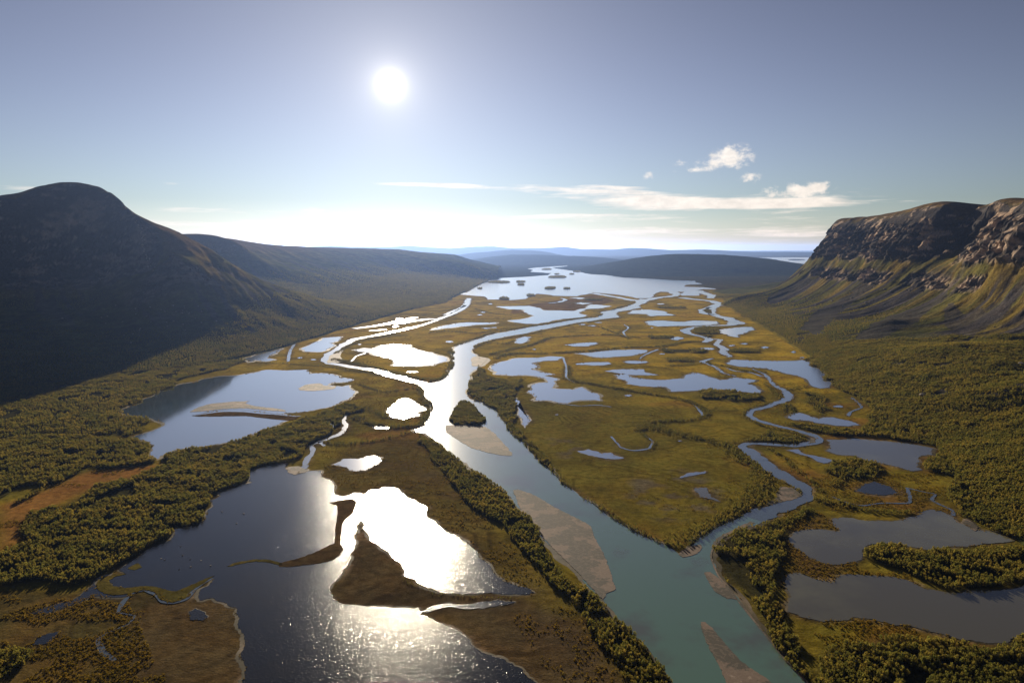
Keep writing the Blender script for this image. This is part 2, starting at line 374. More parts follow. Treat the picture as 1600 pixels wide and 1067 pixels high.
def stream(name, pts, m, label, cat='stream', z=0.36, group=None, wob=0.25):
    a = np.array([(*G(p[0], p[1]), p[2]) for p in pts]); s = max(3.0, a[:, 1].mean() * 0.004)
    c = catmull(a, False, s)
    k = np.arange(len(c)) * 0.35
    wd = c[:, 2] * (1 + wob * vnoise(k, k * 0 + len(WATER)))
    j = np.stack([vnoise(k * 1.3, k * 0 + 31 + len(WATER)), vnoise(k * 1.3, k * 0 + 77 + len(WATER))], 1)
    me, poly = strip(name, c[:, :2] + j * c[:, 2:3] * 0.12, wd, z)
    WATER.append(poly)
    return tag(link(name, me, m), label, cat, group, 'structure')

pond('lake', [(400,733),(425,726),(447,724),(452,735),(465,741),(478,738),(485,735),(499,735),(507,747),(522,771),(535,776),(552,770),(570,772),(575,766),(590,765),(600,761),(615,761),(625,767),(650,782),(669,795),(670,810),(682,817),(710,835),(732,850),(750,872),(770,892),(800,912),(835,926),(800,929),(750,927),(700,927),(687,925),(660,915),(631,899),(630,888),(622,877),(610,867),(592,852),(575,835),(567,815),(562,813),(557,832),(554,857),(547,875),(532,900),(517,915),(515,922),(522,936),(540,944),(560,945),(585,947),(615,950),(635,949),(655,950),(657,961),(675,966),(705,980),(737,1007),(760,1022),(780,1027),(800,1036),(830,1060),(870,1100),(880,1180),(700,1260),(420,1220),(380,1120),(378,1067),(382,1050),(382,1007),(371,975),(370,960),(370,950),(352,942),(332,934),(312,938),(312,922),(337,904),(300,914),(275,924),(260,922),(242,917),(225,916),(195,919),(177,916),(170,907),(180,901),(197,897),(186,891),(192,885),(220,867),(227,860),(245,852),(265,844),(272,827),(310,821),(322,810),(322,805),(327,782),(345,775),(342,770),(380,757),(395,754),(388,752),(390,737)],
     M_LAKE_WINDY, 'dark wind-rippled lake with sun glitter in front of the birch groves', 'lake')
pond('pond', [(305,597),(318,592),(345,588),(375,586),(400,582),(415,578),(440,579),(482,578),(484,584),(505,583),(525,586),(532,590),(553,593),(545,597),(520,598),(512,602),(535,604),(546,602),(552,610),(552,619),(540,625),(530,630),(510,637),(490,641),(470,644),(445,645),(455,652),(440,660),(427,667),(400,676),(387,684),(375,689),(350,692),(325,696),(300,700),(275,707),(252,712),(246,717),(235,710),(239,702),(225,687),(205,684),(230,676),(255,666),(256,660),(232,653),(217,652),(192,650),(190,640),(215,630),(225,624),(250,612),(280,601)],
     M_POND_A, 'calm pond mirroring the shaded cliff, with a forked sand spit')
main = [(1062,1085),(1050,1067),(1040,1050),(1012,1012),(960,957),(942,937),(910,905),(885,877),(867,857),(832,820),(817,800),(800,780),(790,770),(750,740),(705,710),(682,690),(665,677),(650,675),(647,672),(665,665),(671,652),(676,640),(672,627),(662,615),(660,606),(650,598),(670,599),(682,597),(695,591),(702,580),(710,560),(712,550),(709,547),(710,543),(724,537),(747,530),(775,521),(805,516),(859,507),(897,500),(934,496),(941,492),(939,488),(962,483),(981,479),(992,470),(1000,467),(1016,468),(1003,475),(1001,481),(964,488),(967,496),(938,499),(897,505),(859,513),(822,521),(790,526),(762,532),(739,541),(737,547),(745,556),(750,567),(745,577),(732,597),(727,615),(737,625),(755,630),(775,640),(790,660),(800,680),(830,707),(850,727),(875,755),(912,780),(945,802),(975,822),(1010,840),(1040,852),(1060,865),(1087,847),(1112,830),(1150,812),(1175,802),(1200,812),(1150,828),(1125,841),(1112,858),(1111,872),(1122,900),(1132,912),(1167,957),(1200,997),(1232,1037),(1262,1067),(1330,1130),(1400,1230),(1200,1230),(1100,1130)]
pond('river', main, M_RIVER, 'wide turquoise glacial river winding through the delta to the far lake', 'river', z=0.33, amp=0.06, smooth=False)
stream('river', [(1172,810,30),(1200,800,27),(1235,785,24),(1257,776,20),(1261,770,20),(1252,760,20),(1232,750,22),(1205,733,24),(1180,712,24),(1160,698,17),(1172,693,12),(1200,694,12),(1240,696,16),(1272,692,16),(1281,687,14),(1268,679,14),(1238,671,14),(1205,663,14),(1182,656,14),(1170,649,13),(1176,641,13),(1197,636,15),(1220,628,20),(1233,621,20),(1227,611,15),(1210,602,13),(1203,594,11),(1195,585,9),(1175,576,7)], M_STREAM, 'narrow side river looping past sand bars to join the turquoise river', 'river')
stream('river', [(662,599,30),(640,594,30),(621,589,34),(607,586,30),(585,578,30),(560,575,24),(537,571,26),(515,568,22),(507,564,20),(511,556,22),(522,548,26),(540,537,28),(554,530,30),(581,525,24),(612,519,24),(635,514,26),(656,509,22),(678,502,24),(690,497,26),(706,491,30),(720,484,34),(728,477,36),(731,470,36),(733,466,30)], M_STREAM, 'sunlit river arm curving round the marsh with the glaring pond', 'river')
# ponds
G_S = 'small pools scattered over the golden marsh'
pond('pond', [(551,547),(569,544),(581,545),(594,540),(616,538),(641,539),(654,547),(676,551),(699,559),(699,562),(675,571),(650,572),(615,571),(610,560),(580,551),(556,548)], M_POND, 'pond blazing with the brightest sun glare inside a river loop')
pond('pond', [(610,652),(612,635),(622,626),(632,622),(650,630),(665,637),(666,641),(652,645),(655,650),(630,655)], M_POND, 'small glaring pond ringed by trees beside the river bend')
pond('pond', [(1134,568),(1145,562),(1170,563),(1200,564),(1245,564),(1257,562),(1266,564),(1282,577),(1287,582),(1304,599),(1297,606),(1282,607),(1267,602),(1260,592),(1245,587),(1220,581),(1200,576),(1172,574),(1157,573)], M_POND, 'long pale pond at the foot of the forested scree slope')
pond('pond', [(1229,652),(1237,646),(1250,645),(1265,650),(1280,654),(1300,652),(1325,657),(1345,664),(1325,666),(1285,662),(1260,657),(1240,656)], M_POND, 'slender blue pond just above the belt of birches')
pond('pond', [(1292,687),(1330,685),(1360,687),(1390,690),(1425,694),(1460,701),(1457,710),(1435,715),(1434,725),(1440,734),(1425,736),(1410,732),(1380,724),(1355,720),(1335,712),(1307,710),(1291,704),(1297,697)], M_SILT, 'milky green pond tucked under the edge of the slope forest')
pond('pond', [(1230,703),(1247,702),(1257,709),(1282,714),(1310,720),(1287,724),(1270,716),(1250,710)], M_POND, 'thin blue pool between the side river and the milky green pond')
pond('pond', [(1335,767),(1350,757),(1367,752),(1390,760),(1401,772),(1380,774),(1352,771)], M_LAKE_WINDY, 'small dark blue pool beside the round birch clump')
pond('pond', [(1300,811),(1330,809),(1360,814),(1395,815),(1415,811),(1432,806),(1442,799),(1457,796),(1472,799),(1495,815),(1525,827),(1557,831),(1585,845),(1550,849),(1525,852),(1475,856),(1455,860),(1420,854),(1390,849),(1360,850),(1347,860),(1345,875),(1317,881),(1300,882),(1275,875),(1250,860),(1232,845),(1245,830),(1260,827),(1312,830),(1300,817)], M_SILT, 'grey silty pond above the wooded peninsula')
pond('pond', [(1227,907),(1232,897),(1250,895),(1275,905),(1300,910),(1325,897),(1387,901),(1412,905),(1445,920),(1475,925),(1525,922),(1600,914),(1680,905),(1740,930),(1720,970),(1640,985),(1600,992),(1575,1004),(1545,1005),(1500,999),(1450,986),(1417,976),(1400,977),(1362,967),(1335,964),(1312,970),(1285,971),(1252,964),(1230,955),(1237,932),(1227,917)], M_SILT, 'large grey silty pond below the wooded peninsula')
pond('pond', [(768,573),(784,565),(805,560),(842,559),(859,557),(880,558),(869,563),(850,564),(834,567),(842,573),(830,577),(847,582),(866,585),(850,588),(872,592),(860,607),(895,609),(910,605),(920,611),(940,626),(907,625),(887,630),(860,626),(837,626),(825,612),(835,600),(857,597),(850,591),(820,586),(800,587),(775,585),(770,578)], M_POND, 'ragged two-lobed pond east of the river bend')
pond('pond', [(961,586),(975,584),(987,590),(1040,594),(1070,591),(1082,582),(1102,586),(1125,594),(1150,590),(1182,594),(1167,599),(1192,611),(1185,615),(1150,611),(1100,609),(1050,612),(1042,605),(1012,604),(980,600),(982,597),(965,591)], M_POND, 'wide pond with a tree-topped islet along its near shore')
pond('pond', [(946,580),(975,577),(1005,577),(1009,582),(1029,586),(995,586),(960,582)], M_POND, 'thin pool right behind the wide pond with the islet')
pond('pond', [(900,552),(925,551),(960,547),(990,546),(1010,547),(985,556),(940,559),(917,555)], M_POND, 'reed-edged pond between two levee lines of birches')
pond('pond', [(900,568),(925,566),(950,566),(956,569),(930,571),(902,570)], M_POND, 'straight slit of water in the golden meadow')
pond('pond', [(902,705),(920,702),(940,709),(955,707),(975,716),(950,717),(925,712)], M_POND, 'shallow pool in the middle of the large olive meadow')
pond('pond', [(775,479),(827,478),(846,482),(850,485),(897,486),(906,483),(925,476),(953,478),(944,481),(914,483),(904,489),(916,493),(912,496),(869,500),(839,506),(822,506),(794,501),(820,498),(834,494),(824,489),(820,484),(794,483)], M_POND, 'big branching pond just short of the far lake')
pond('pond', [(672,516),(687,510),(706,507),(729,504),(776,504),(774,506),(740,508),(706,512)], M_POND, 'long tapering pond west of the river')
pond('pond', [(1007,503),(1035,501),(1069,503),(1087,501),(1119,502),(1123,506),(1087,509),(1027,510),(1012,507)], M_POND, 'long oval pond in the middle of the far marsh')
pond('pond', [(981,490),(986,485),(1012,484),(1035,486),(1050,493),(1016,494),(1012,491)], M_POND, 'wedge-shaped pond behind the long oval one')
pond('pond', [(1121,516),(1140,513),(1162,511),(1175,511),(1166,520),(1153,527),(1132,522)], M_POND, 'boulder-dotted pond at the edge of the slope forest')
pond('pond', [(470,545),(487,537),(507,528),(534,526),(530,532),(517,536),(525,540),(510,547),(500,550),(475,549)], M_POND, 'braided pool in the marsh below the dark slope')
pond('pond', [(382,560),(400,554),(415,550),(442,544),(432,552),(417,560),(430,562),(415,565),(400,562),(390,566)], M_POND, 'narrow bright pool against the forested left slope')
pond('pond', [(519,726),(535,717),(560,717),(585,711),(596,715),(590,725),(572,735),(555,736),(540,730)], M_POND, 'blue reedy pool in the sedge beside the stream mouth')
pond('pond', [(50,1008),(60,995),(95,986),(75,1005)], M_LAKE_WINDY, 'small dark pool in the lower left marsh')
pond('pond', [(295,955),(306,950),(325,962),(318,970),(297,968)], M_LAKE_WINDY, 'dark puddle in the sedge flat by the lake')
pond('pond', [(147,908),(140,918),(125,931),(112,939),(85,945),(60,951),(45,959),(78,957),(103,948),(125,943),(138,934),(152,931),(175,933),(192,933),(205,929),(178,931),(158,925),(150,918),(150,906),(172,897),(160,899)], M_LAKE_WINDY, 'still backwater behind the hooked grass spit', amp=0.05)
pond('pond', [(657,956),(675,947),(700,942),(750,940),(805,940),(775,947),(700,948),(668,957)], M_LAKE_WINDY, 'thin dark slough below the glittering bay')
pond('pond', [(805,621),(811,634),(819,645),(821,669),(816,662),(811,642)], M_POND, 'slit pond hidden in the river bank forest')
pond('pond', [(1060,747),(1075,739),(1105,736),(1100,740),(1075,744)], M_POND, 'grey streak of water on the olive meadow')
pond('pond', [(1083,763),(1104,762),(1107,770),(1124,784),(1096,777)], M_SILT, 'muddy shallow pool near the tip of the olive meadow')
pond('pond', [(805,536),(808,529),(820,526),(830,527),(826,531),(812,537)], M_POND, 'leaf-shaped pool on the river loop meadow')
pond('pond', [(882,539),(897,537),(932,535),(934,537),(921,541),(895,541)], M_POND, 'flat oval pool east of the leaf-shaped one')
for k, (x, y, a, b) in enumerate([(993,566,22,4),(982,618,8,3),(1057,529,12,4),(1107,545,14,3.5),(1144,540,7,2),(1163,537,7,2),(1195,543,6,3),(1032,475,9,1.4),(1035,553,6,1.5),(925,509,10,1.6),(910,507,8,1.5),(1240,550,4,3),(1253,559,4,2),(1310,635,10,3),(625,498,7,2),(618,510,5,3),(702,534,8,2.2),(776,526,3,1),(835,546,4,1),(655,561,0.1,.1),(562,538,3,1.5),(570,552,3,1),(490,562,5,1.5),(468,559,5,2),(903,413,3,1),(755,488,5,1.2),(750,492,5,1.2),(760,513,8,1.2),(772,512,7,1),(766,475,4,1.2),(870,648,3,1.5),(1063,689,5,1.5),(520,664,4,6),(507,649,5,2),(595,668,18,4),(645,581,12,1.5),(1018,512,4,1),(1040,545,3,1),(1003,484,2,1),(935,504,9,1)]):
    if a < 1: continue
    r = random.Random(k); n = 9
    pts = [(x + a * math.cos(t) * r.uniform(.75, 1.2), y + b * math.sin(t) * r.uniform(.7, 1.2)) for t in [2 * math.pi * i / n for i in range(n)]]
    pond('pond', [(x + (p[0] - x) * .8, y + (p[1] - y) * .6) for p in pts], M_POND, 'small bright pool dotting the marsh', group=G_S)
pond('pond', [(889,465.5),(905,464.8),(918,466),(905,467.5)], M_POND, 'flat pool just inside the far lake shore')
pond('pond', [(896,474),(908,472.5),(926,474),(910,476)], M_POND, 'pool on the brown far marsh beside the branching pond')
stream('stream', [(858,474,22),(874,472,26),(884,468.5,24),(877,466,18)], M_STREAM, 'curl of water on the brown far marsh')
stream('stream', [(975,507,6),(982,512,8),(974,519,8),(978,526,6)], M_STREAM, 'thin kinked creek in the far golden meadow')
stream('stream', [(1135,575,6),(1150,580,8),(1172,582,8),(1190,588,8)], M_STREAM, 'thin creek behind the wide pond')
stream('stream', [(870,630,3),(905,634,4),(935,633,5),(955,636,3)], M_STREAM, 'wet runnel at the edge of the ragged pond')
stream('stream', [(570,552,8),(556,557,7),(548,566,6)], M_STREAM, 'runnel joining the glaring pond to the river arm')
# far lake and beyond
pond('lake', [(715,460),(739,462),(756,463),(760,468),(781,468),(797,469),(822,467),(835,461),(839,459),(861,461),(863,462),(902,463),(921,459),(925,457),(937,458),(962,460),(982,463),(994,466),(1014,466),(1022,460),(1031,456),(1050,456),(1069,456),(1065,462),(1093,462),(1087,454),(1099,452),(1119,452),(1117,451),(1099,449),(1069,448),(1072,445),(1097,444),(1086,439),(1050,438),(1003,435),(975,434),(956,431),(930,428),(906,425),(897,424),(880,421),(863,418.4),(890,415),(869,416),(839,418),(824,420),(829,425),(861,427),(857,430),(831,432),(767,436),(764,441),(739,450),(736,453)], M_BIGLAKE, 'broad silver lake filling the valley beyond the delta', 'lake', amp=0.05, smooth=False)
pond('lake', [(1185,402.2),(1300,402.2),(1300,418),(1235,410),(1215,406)], M_BIGLAKE, 'pale strip of a distant lake beyond the right cliff', 'lake', amp=0.03, smooth=False)
pond('pond', [(850,400.8),(866,400.8),(868,402),(852,402)], M_BIGLAKE, 'sliver of water among the distant blue hills', amp=0.03, smooth=False)
# small channels
def ch(pts, label, m=M_STREAM): return stream('stream', pts, m, label)
ch([(993,470,60),(972,466,50),(955,463,50),(937,460,55),(925,458,60)], 'channel leaving the river towards the far lake on its left')
ch([(1010,469,70),(1030,465,60),(1054,462.5,60),(1057,460,60),(1050,456,70)], 'channel leaving the river towards the far lake on its right')
ch([(1087,454,90),(1099,458,70),(1112,462,60),(1110,466,40)], 'short channel at the eastern end of the far lake')
ch([(1063,465,60),(1078,467,60),(1108,470,50),(1121,473,60),(1124,476,70),(1113,480,55),(1110,484,50),(1113,490,45),(1121,494,50),(1134,497,60),(1152,504,70),(1140,508,45),(1117,509,25),(1087,511,28),(1071,516,36),(1075,521,28),(1097,526,26),(1108,530,34),(1100,535,18)], 'winding channel at the foot of the right slope')
ch([(1110,480,20),(1098,484,40),(1101,490,36),(1116,492,30)], 'small loop of the winding channel')
ch([(1114,530,12),(1125,531,20),(1119,538,18),(1131,545,32),(1129,551,26),(1141,557,20),(1135,558,10)], 'twisting creek through the far meadow')
ch([(1114,560,10),(1098,565,16),(1104,568,10),(1117,573,10),(1131,583,10),(1150,588,5)], 'creek running down to the wide pond')
ch([(999,561,6),(1005,556,8),(1015,551,8),(1029,546,8)], 'short straight creek between levee birches')
ch([(880,559,6),(885,575,6),(885,590,6),(900,598,2)], 'creek beside the ragged pond')
ch([(1080,628,2),(1092,640,6),(1099,650,6)], 'sliver of creek inside the curved birch belt')
ch([(955,682,4),(962,690,5),(972,700,5),(990,704,5),(1013,701,5),(1020,690,4),(1007,680,2)], 'hairpin oxbow on the olive meadow')
ch([(542,647,7),(536,657,8),(541,665,9),(532,677,11),(517,684,10),(500,690,9),(487,695,8),(490,705,8),(480,717,9),(475,731,11),(470,740,14)], 'pale stream winding into the dark lake')
ch([(500,690,8),(507,697,6)], 'stub of the pale stream')
ch([(300,649,3),(320,645,6),(345,641,7),(385,641,8),(420,645,9),(455,650,9),(470,650,4)], 'channel along the forked sand spit')
ch([(461,536,10),(453,549,9),(450,565,8)], 'thin straight creek beside the braided pool')
ch([(552,513.5,30),(581,510,30),(611,505,34),(640,498,34),(652,496,20)], 'bright side channel along the left shore')
ch([(577,517,16),(603,515,16)], 'short bright backwater by the side channel')
ch([(622,506,26),(650,501,40),(676,498,40)], 'bright widening of the side channel')
ch([(696,492,26),(715,483,22),(728,477,16)], 'bright fork of the side channel')
ch([(1417,762,4),(1422,777,5),(1419,786,4),(1375,786,3),(1350,790,3),(1325,786,3),(1300,776,2)], 'meandering creek in the sedge beside the dark blue pool')
ch([(1420,763,3),(1445,769,3),(1461,772,3),(1457,782,4),(1487,797,5),(1490,806,6)], 'creek running into the grey silty pond')
ch([(1325,650,7),(1330,643,5),(1346,637,5),(1342,630,7),(1330,621,5)], 'little creek at the foot of the slope forest')
ch([(184,957,3),(193,940,4),(203,930,4)], 'creek mouth by the hooked grass spit')
ch([(205,928,2),(225,922,4),(243,927,5),(254,940,4),(272,942,3),(292,935,5),(303,920,7),(330,903,5)], 'curved creek along the hooked grass spit')
ch([(184,957,2),(210,962,2),(200,975,2),(165,990,2),(153,1000,4),(160,1018,5),(180,1032,4)], 'overgrown creek in the lower left marsh')

# land lying inside the water: sand bars, spits, islets
LAND = []
def land(name, pts, m, label, cat, z0=0.42, top=0.9, amp=0.14, minlen=3.0, group=None, hold=True):
    w = gp(pts); D = w[:, 1].mean(); s = max(2.5, D * 0.004)
    w = rough(catmull(w, True, s * 2), amp, max(minlen, s), seed=len(LAND) + 99)
    c = w.mean(0); n = len(w); LAND.append(w)
    # a low dome: outline ring at the water, inner rings a little higher
    nr = np.roll(w, -1, 0) - np.roll(w, 1, 0); nn = np.stack([-nr[:, 1], nr[:, 0]], 1); nn /= np.linalg.norm(nn, axis=1)[:, None] + 1e-9
    area = 0.5 * np.sum(w[:, 0] * np.roll(w[:, 1], -1) - np.roll(w[:, 0], -1) * w[:, 1])
    if area < 0: w = w[::-1]
    me = ngon(name, w, top)
    skirt = [(p[0], p[1], top) for p in w] + [(p[0], p[1], z0 - 0.35) for p in w]
    b = bpy.data.meshes.new(name)
    f = [list(range(n))] + [[i + n, (i + 1) % n + n, (i + 1) % n, i] for i in range(n)]
    b.from_pydata(skirt, [], f); b.update(); bpy.data.meshes.remove(me)
    o = tag(link(name, b, m), label, cat, group, 'structure')
    if m is M_SAND: margin(w, z0 + .04, np.clip(D * .004, 2.0, 9.0), o)
    return o
def sand(pts, label, **k): return land('sandbar', pts, M_SAND, label, 'sandbar', **k)
sand([(802,766),(810,765),(837,775),(865,792),(895,807),(922,822),(930,842),(945,870),(957,905),(962,920),(950,926),(942,937),(925,920),(905,897),(885,877),(845,837),(825,815),(815,800),(807,780)], 'long sandbar with dark wet patches along the turquoise river', top=.62)
sand([(697,665),(712,664),(757,667),(775,680),(795,702),(800,712),(775,710),(737,700),(700,677)], 'brown sandbar at the tail of the wooded river island', top=.60)
sand([(1095,972),(1102,972),(1115,985),(1137,1010),(1160,1035),(1200,1062),(1230,1095),(1150,1100),(1135,1067),(1122,1037),(1110,1017),(1097,987)], 'rippled brown sandbar at the bottom of the turquoise river', top=.6)
sand([(1060,865),(1077,855),(1095,851),(1097,855),(1090,865),(1067,871)], 'small pale sandbar at the tip of the olive meadow', top=.6)
sand([(1100,895),(1110,894),(1132,912),(1150,937),(1135,935),(1115,922)], 'low scalloped sandbar near the right river bank', top=.5)
sand([(1222,761),(1250,766),(1255,772),(1245,779),(1200,789),(1215,777)], 'brown point bar inside the side river bend', top=.6)
sand([(297,644),(312,636),(330,631),(360,628),(390,627),(383,630),(400,635),(442,640),(446,643),(415,641),(385,638),(350,639),(325,642)], 'upper pale arm of the forked sand spit', top=.6)
sand([(448,731),(460,730),(472,731),(480,735),(476,739),(462,742),(450,738)], 'small pale sandbar at the stream mouth', top=.6)
sand([(466,607),(480,601),(500,599),(508,603),(525,604),(520,608),(490,611),(470,610)], 'pale sand tongue inside the calm pond', top=.55)
sand([(512,568),(514,560),(524,552),(534,547),(530,556),(525,566)], 'brown point bar inside the curving river arm', top=.6)
sand([(736,560),(742,557),(760,560),(757,566),(748,573),(738,572)], 'pale sand beach on the river bend', top=.6)
sand([(1505,818),(1512,811),(1528,824),(1524,830)], 'pinkish sand fan at the creek mouth', top=.6)
sand([(1265,684),(1274,687),(1275,691),(1262,693),(1268,689)], 'tiny point bar on the side river', top=.6)
tongue_l = 'grassy tongue reaching into the dark lake'
ISLE_POLYS = {}
def grass_land(name, pts, label, cat, col, **k):
    o = land(name, pts, M_GROUND, label, cat, **k)
    me = o.data; n = len(me.vertices); color_attr(me, np.tile(col, (n, 1))); return o
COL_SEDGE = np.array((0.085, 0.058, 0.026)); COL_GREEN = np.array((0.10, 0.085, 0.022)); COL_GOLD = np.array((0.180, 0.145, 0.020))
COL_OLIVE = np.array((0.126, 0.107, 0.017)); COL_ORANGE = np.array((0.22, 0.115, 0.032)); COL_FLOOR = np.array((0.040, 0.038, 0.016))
grass_land('spit', [(515,786),(540,781),(550,780),(557,786),(550,802),(535,817),(532,850),(536,860),(520,875),(500,880),(450,886),(436,885),(437,880),(475,870),(510,855),(522,850),(524,825),(527,807),(527,790)], tongue_l, 'spit', COL_SEDGE, top=.55)
grass_land('spit', [(355,885),(370,879),(400,874),(420,875),(440,880),(440,884),(420,879),(400,877),(372,882)], 'thin grass line running out from the tongue into the dark lake', 'spit', COL_GREEN, top=.55)
grass_land('spit', [(197,897),(170,900),(153,910),(150,919),(160,925),(175,930),(205,927),(225,922),(240,925),(252,938),(270,942),(290,935),(297,925),(335,900),(325,903),(300,914),(275,924),(260,922),(242,917),(225,916),(195,919),(177,916),(170,907),(180,901)], 'hooked grass spit curling into the dark lake', 'spit', COL_GREEN, top=.58)
grass_land('spit', [(300,650),(345,644),(380,644),(400,646),(467,652),(450,657),(400,652),(385,650),(330,651)], 'lower dark grassy arm of the forked spit in the calm pond', 'spit', COL_SEDGE, top=.55)
grass_land('islet', [(200,888),(215,880),(222,886),(210,891)], 'tiny grass islet off the birch grove', 'islet', COL_GREEN, top=.55)
ISLE = [(722,626),(735,630),(755,650),(760,657),(750,664),(710,664),(702,655),(712,637)]
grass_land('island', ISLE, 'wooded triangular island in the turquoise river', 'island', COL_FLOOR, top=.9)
grass_land('island', [(1098,485),(1104,482),(1111,484),(1112,490),(1104,489)], 'small scrubby island in the channel loop', 'island', COL_GREEN, top=.6)
FAR_ISLES = [(780,441,16,1.6),(813,440.5,7,1.3),(814,445,6,1.3),(860,450.5,9,2),(886,451,6,1.3),(829,462,6,1.8),(870,433,15,1.7),(854,421,8,1.1),(870,428.5,3.5,.8),(893,428.3,3.5,.8),(902,424.5,5,.9),(750,451,4,1.1),(788,467,8,2.2),(1245,406,14,1.1)]
ISLE_W = []
for k, (x, y, a, b) in enumerate(FAR_ISLES):
    r = random.Random(k + 5); n = 10
    pts = [(x + a * math.cos(t) * r.uniform(.8, 1.15), y + b * math.sin(t) * r.uniform(.75, 1.1)) for t in [2 * math.pi * i / n for i in range(n)]]
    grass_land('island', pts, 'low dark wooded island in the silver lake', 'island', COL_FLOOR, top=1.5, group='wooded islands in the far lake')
    ISLE_W.append(LAND[-1])
# pale sand edging along the lower river bank
def edge(pts, w, label):
    a = np.array([(*G(*p), w) for p in pts]); c = catmull(a, False, 4.0); k = np.arange(len(c)) * .5
    me, poly = strip('sand_edge', c[:, :2], w * (0.75 + 0.75 * np.abs(vnoise(k, k * 0 + 3))), 0.48)
    tag(link('sand_edge', me, M_SAND), label, 'sand edge', None, 'structure')
edge([(1113,858),(1111,872),(1122,899),(1132,911),(1167,956),(1199,996),(1231,1036),(1262,1067)], 1.8, 'thin pale sand line along the right river bank')
edge([(1114,856),(1125,841),(1150,828),(1176,816)], 5.0, 'pale sand rim where the side river joins')
edge([(650,676),(666,679),(683,692),(706,712),(750,742),(790,772)], 2.2, 'pale sand line along the left river bank')
def water_mask(x, y):
    w = np.zeros(len(x), bool)
    for p in WATER: w |= inpoly(x, y, p)
    l = np.zeros(len(x), bool)
    for p in LAND: l |= inpoly(x, y, p)
    return w & ~l, l

# ------------------------------------------------------------------ mountains
def rbf_surface(ctrl):
    ctrl = np.asarray(ctrl, float); S = 1000.0
    p = ctrl[:, :2] / S; z = ctrl[:, 2] / S; n = len(p)
    d = np.linalg.norm(p[:, None] - p[None], axis=2)
    A = np.zeros((n + 3, n + 3)); A[:n, :n] = -d + np.eye(n) * 0.012
    A[:n, n] = 1; A[:n, n + 1:] = p; A[n, :n] = 1; A[n + 1:, :n] = p.T
    w = np.linalg.solve(A, np.r_[z, 0, 0, 0])
    def f(x, y):
        sh = x.shape; x = x.ravel() / S; y = y.ravel() / S; o = np.empty(len(x))
        for i in range(0, len(x), 20000):
            q = np.stack([x[i:i + 20000], y[i:i + 20000]], 1)
            dd = np.linalg.norm(q[:, None] - p[None], axis=2)
            o[i:i + 20000] = -dd @ w[:n] + w[n] + q @ w[n + 1:]
        return (o * S).reshape(sh)
    return f
def dens(line, step=90):
    a = np.array(line, float); o = []
    for i in range(len(a) - 1):
        k = max(1, int(np.linalg.norm(a[i + 1] - a[i]) / step))
        for j in range(k): o.append(a[i] + (a[i + 1] - a[i]) * j / k)
    o.append(a[-1]); return o
def PL(pts): return [P(*p) for p in pts]
def GL(pts, z=0.0): return [(*G(*p), z) for p in pts]
def shift(line, dx, dy, dz): return [(a + dx, b + dy, c + dz) for a, b, c in line]
def back(line, dy, dz): return [(a * (b + dy) / b, b + dy, c + dz) for a, b, c in line]   # the ground behind a rim, straight away from the valley

# left massif
Lrim = PL([(-260,318,2750),(-120,312,2820),(0,305,2900),(60,292,2950),(100,286,3000),(120,285,3020),(150,290,3020),(172,297,3000),(181,304,2985),(200,322,2950),(213,331,2930),(217,341,2910),(224,345,3020),(255,353,3080),(280,362,3100),(293,369,3110)])
Lbase = PL([(-260,440,2560),(-120,436,2640),(0,434,2720),(60,434,2770),(110,437,2820),(165,436,2830),(215,427,2810),(230,421,2800)])
Lspur = PL([(293,369,3110),(325,390,3080),(350,405,3080),(375,422,3130),(407,438,3220),(450,454,3300)])
Lfoot = GL([(-300,640),(-120,622),(0,606),(150,588),(300,573),(400,552),(470,532),(560,505),(640,484),(700,468),(735,452),(765,437)], 2)
Lbluff = PL([(250,367,4600),(300,368,4600),(325,368,4600),(350,372,4650),(375,383,4700),(388,392,4730),(402,402,4760)])
Lbluffb = PL([(300,412,4350),(340,418,4350),(375,422,4380),(400,430,4400),(425,432,4500)])
Lmoor = PL([(330,369,5800),(352,372,6200),(400,379,6500),(440,384.5,6800),(500,387,7500),(560,388,8200),(620,390,9000),(680,396,9300),(710,398,9400),(722,402,9300),(738,411,9200)])
Lmid = PL([(420,408,5000),(450,420,4900),(480,430,4800),(550,442,4900),(600,432,5800),(650,425,6800),(420,400,5400),(520,407,6200),(600,402,7200),(640,408,7300),(690,407,7400),(730,413,7400),(755,422,7500),(500,470,3850),(600,455,4650),(660,445,5400),(560,425,5800),(300,478,2480),(200,500,2450),(100,510,2350),(0,515,2250),(380,480,2680),(450,490,2820),(400,442,3500),(350,428,3500)])
ctrl = dens(Lrim) + dens(Lbase) + dens(Lspur, 120) + dens(Lfoot, 200) + dens(Lbluff) + dens(Lbluffb) + dens(Lmoor, 250) + Lmid
ctrl += dens(shift(Lspur[1:], 35, -400, -6), 120) + dens(shift(Lspur[1:5], 15, -200, -2), 120)
ctrl += dens(shift(Lfoot, 180, -170, -28), 250)
ctrl += dens(back(Lrim[:-1], 250, -12), 120) + dens(back(Lrim[:-3], 900, -110), 300)
ctrl += dens(back(Lbluff, 400, 0), 200) + dens(back(Lmoor, 1500, -60), 400)
ctrl += [(-4200, 2500, 560), (-4300, 3800, 420), (-4300, 5200, 400), (-4200, 7000, 380), (-4000, 9000, 350), (-4200, 1500, 300), (-2600, 4000, 400), (-2900, 5200, 395)]
ctrl += PL([(-30,314,3000),(0,312,2990),(30,304,3010),(60,296,3040),(120,288,3080),(185,312,3030),(200,328,3030),(210,337,3000),(218,348,2960),(226,352,2990),(236,353,3020)])
fL = rbf_surface(ctrl)
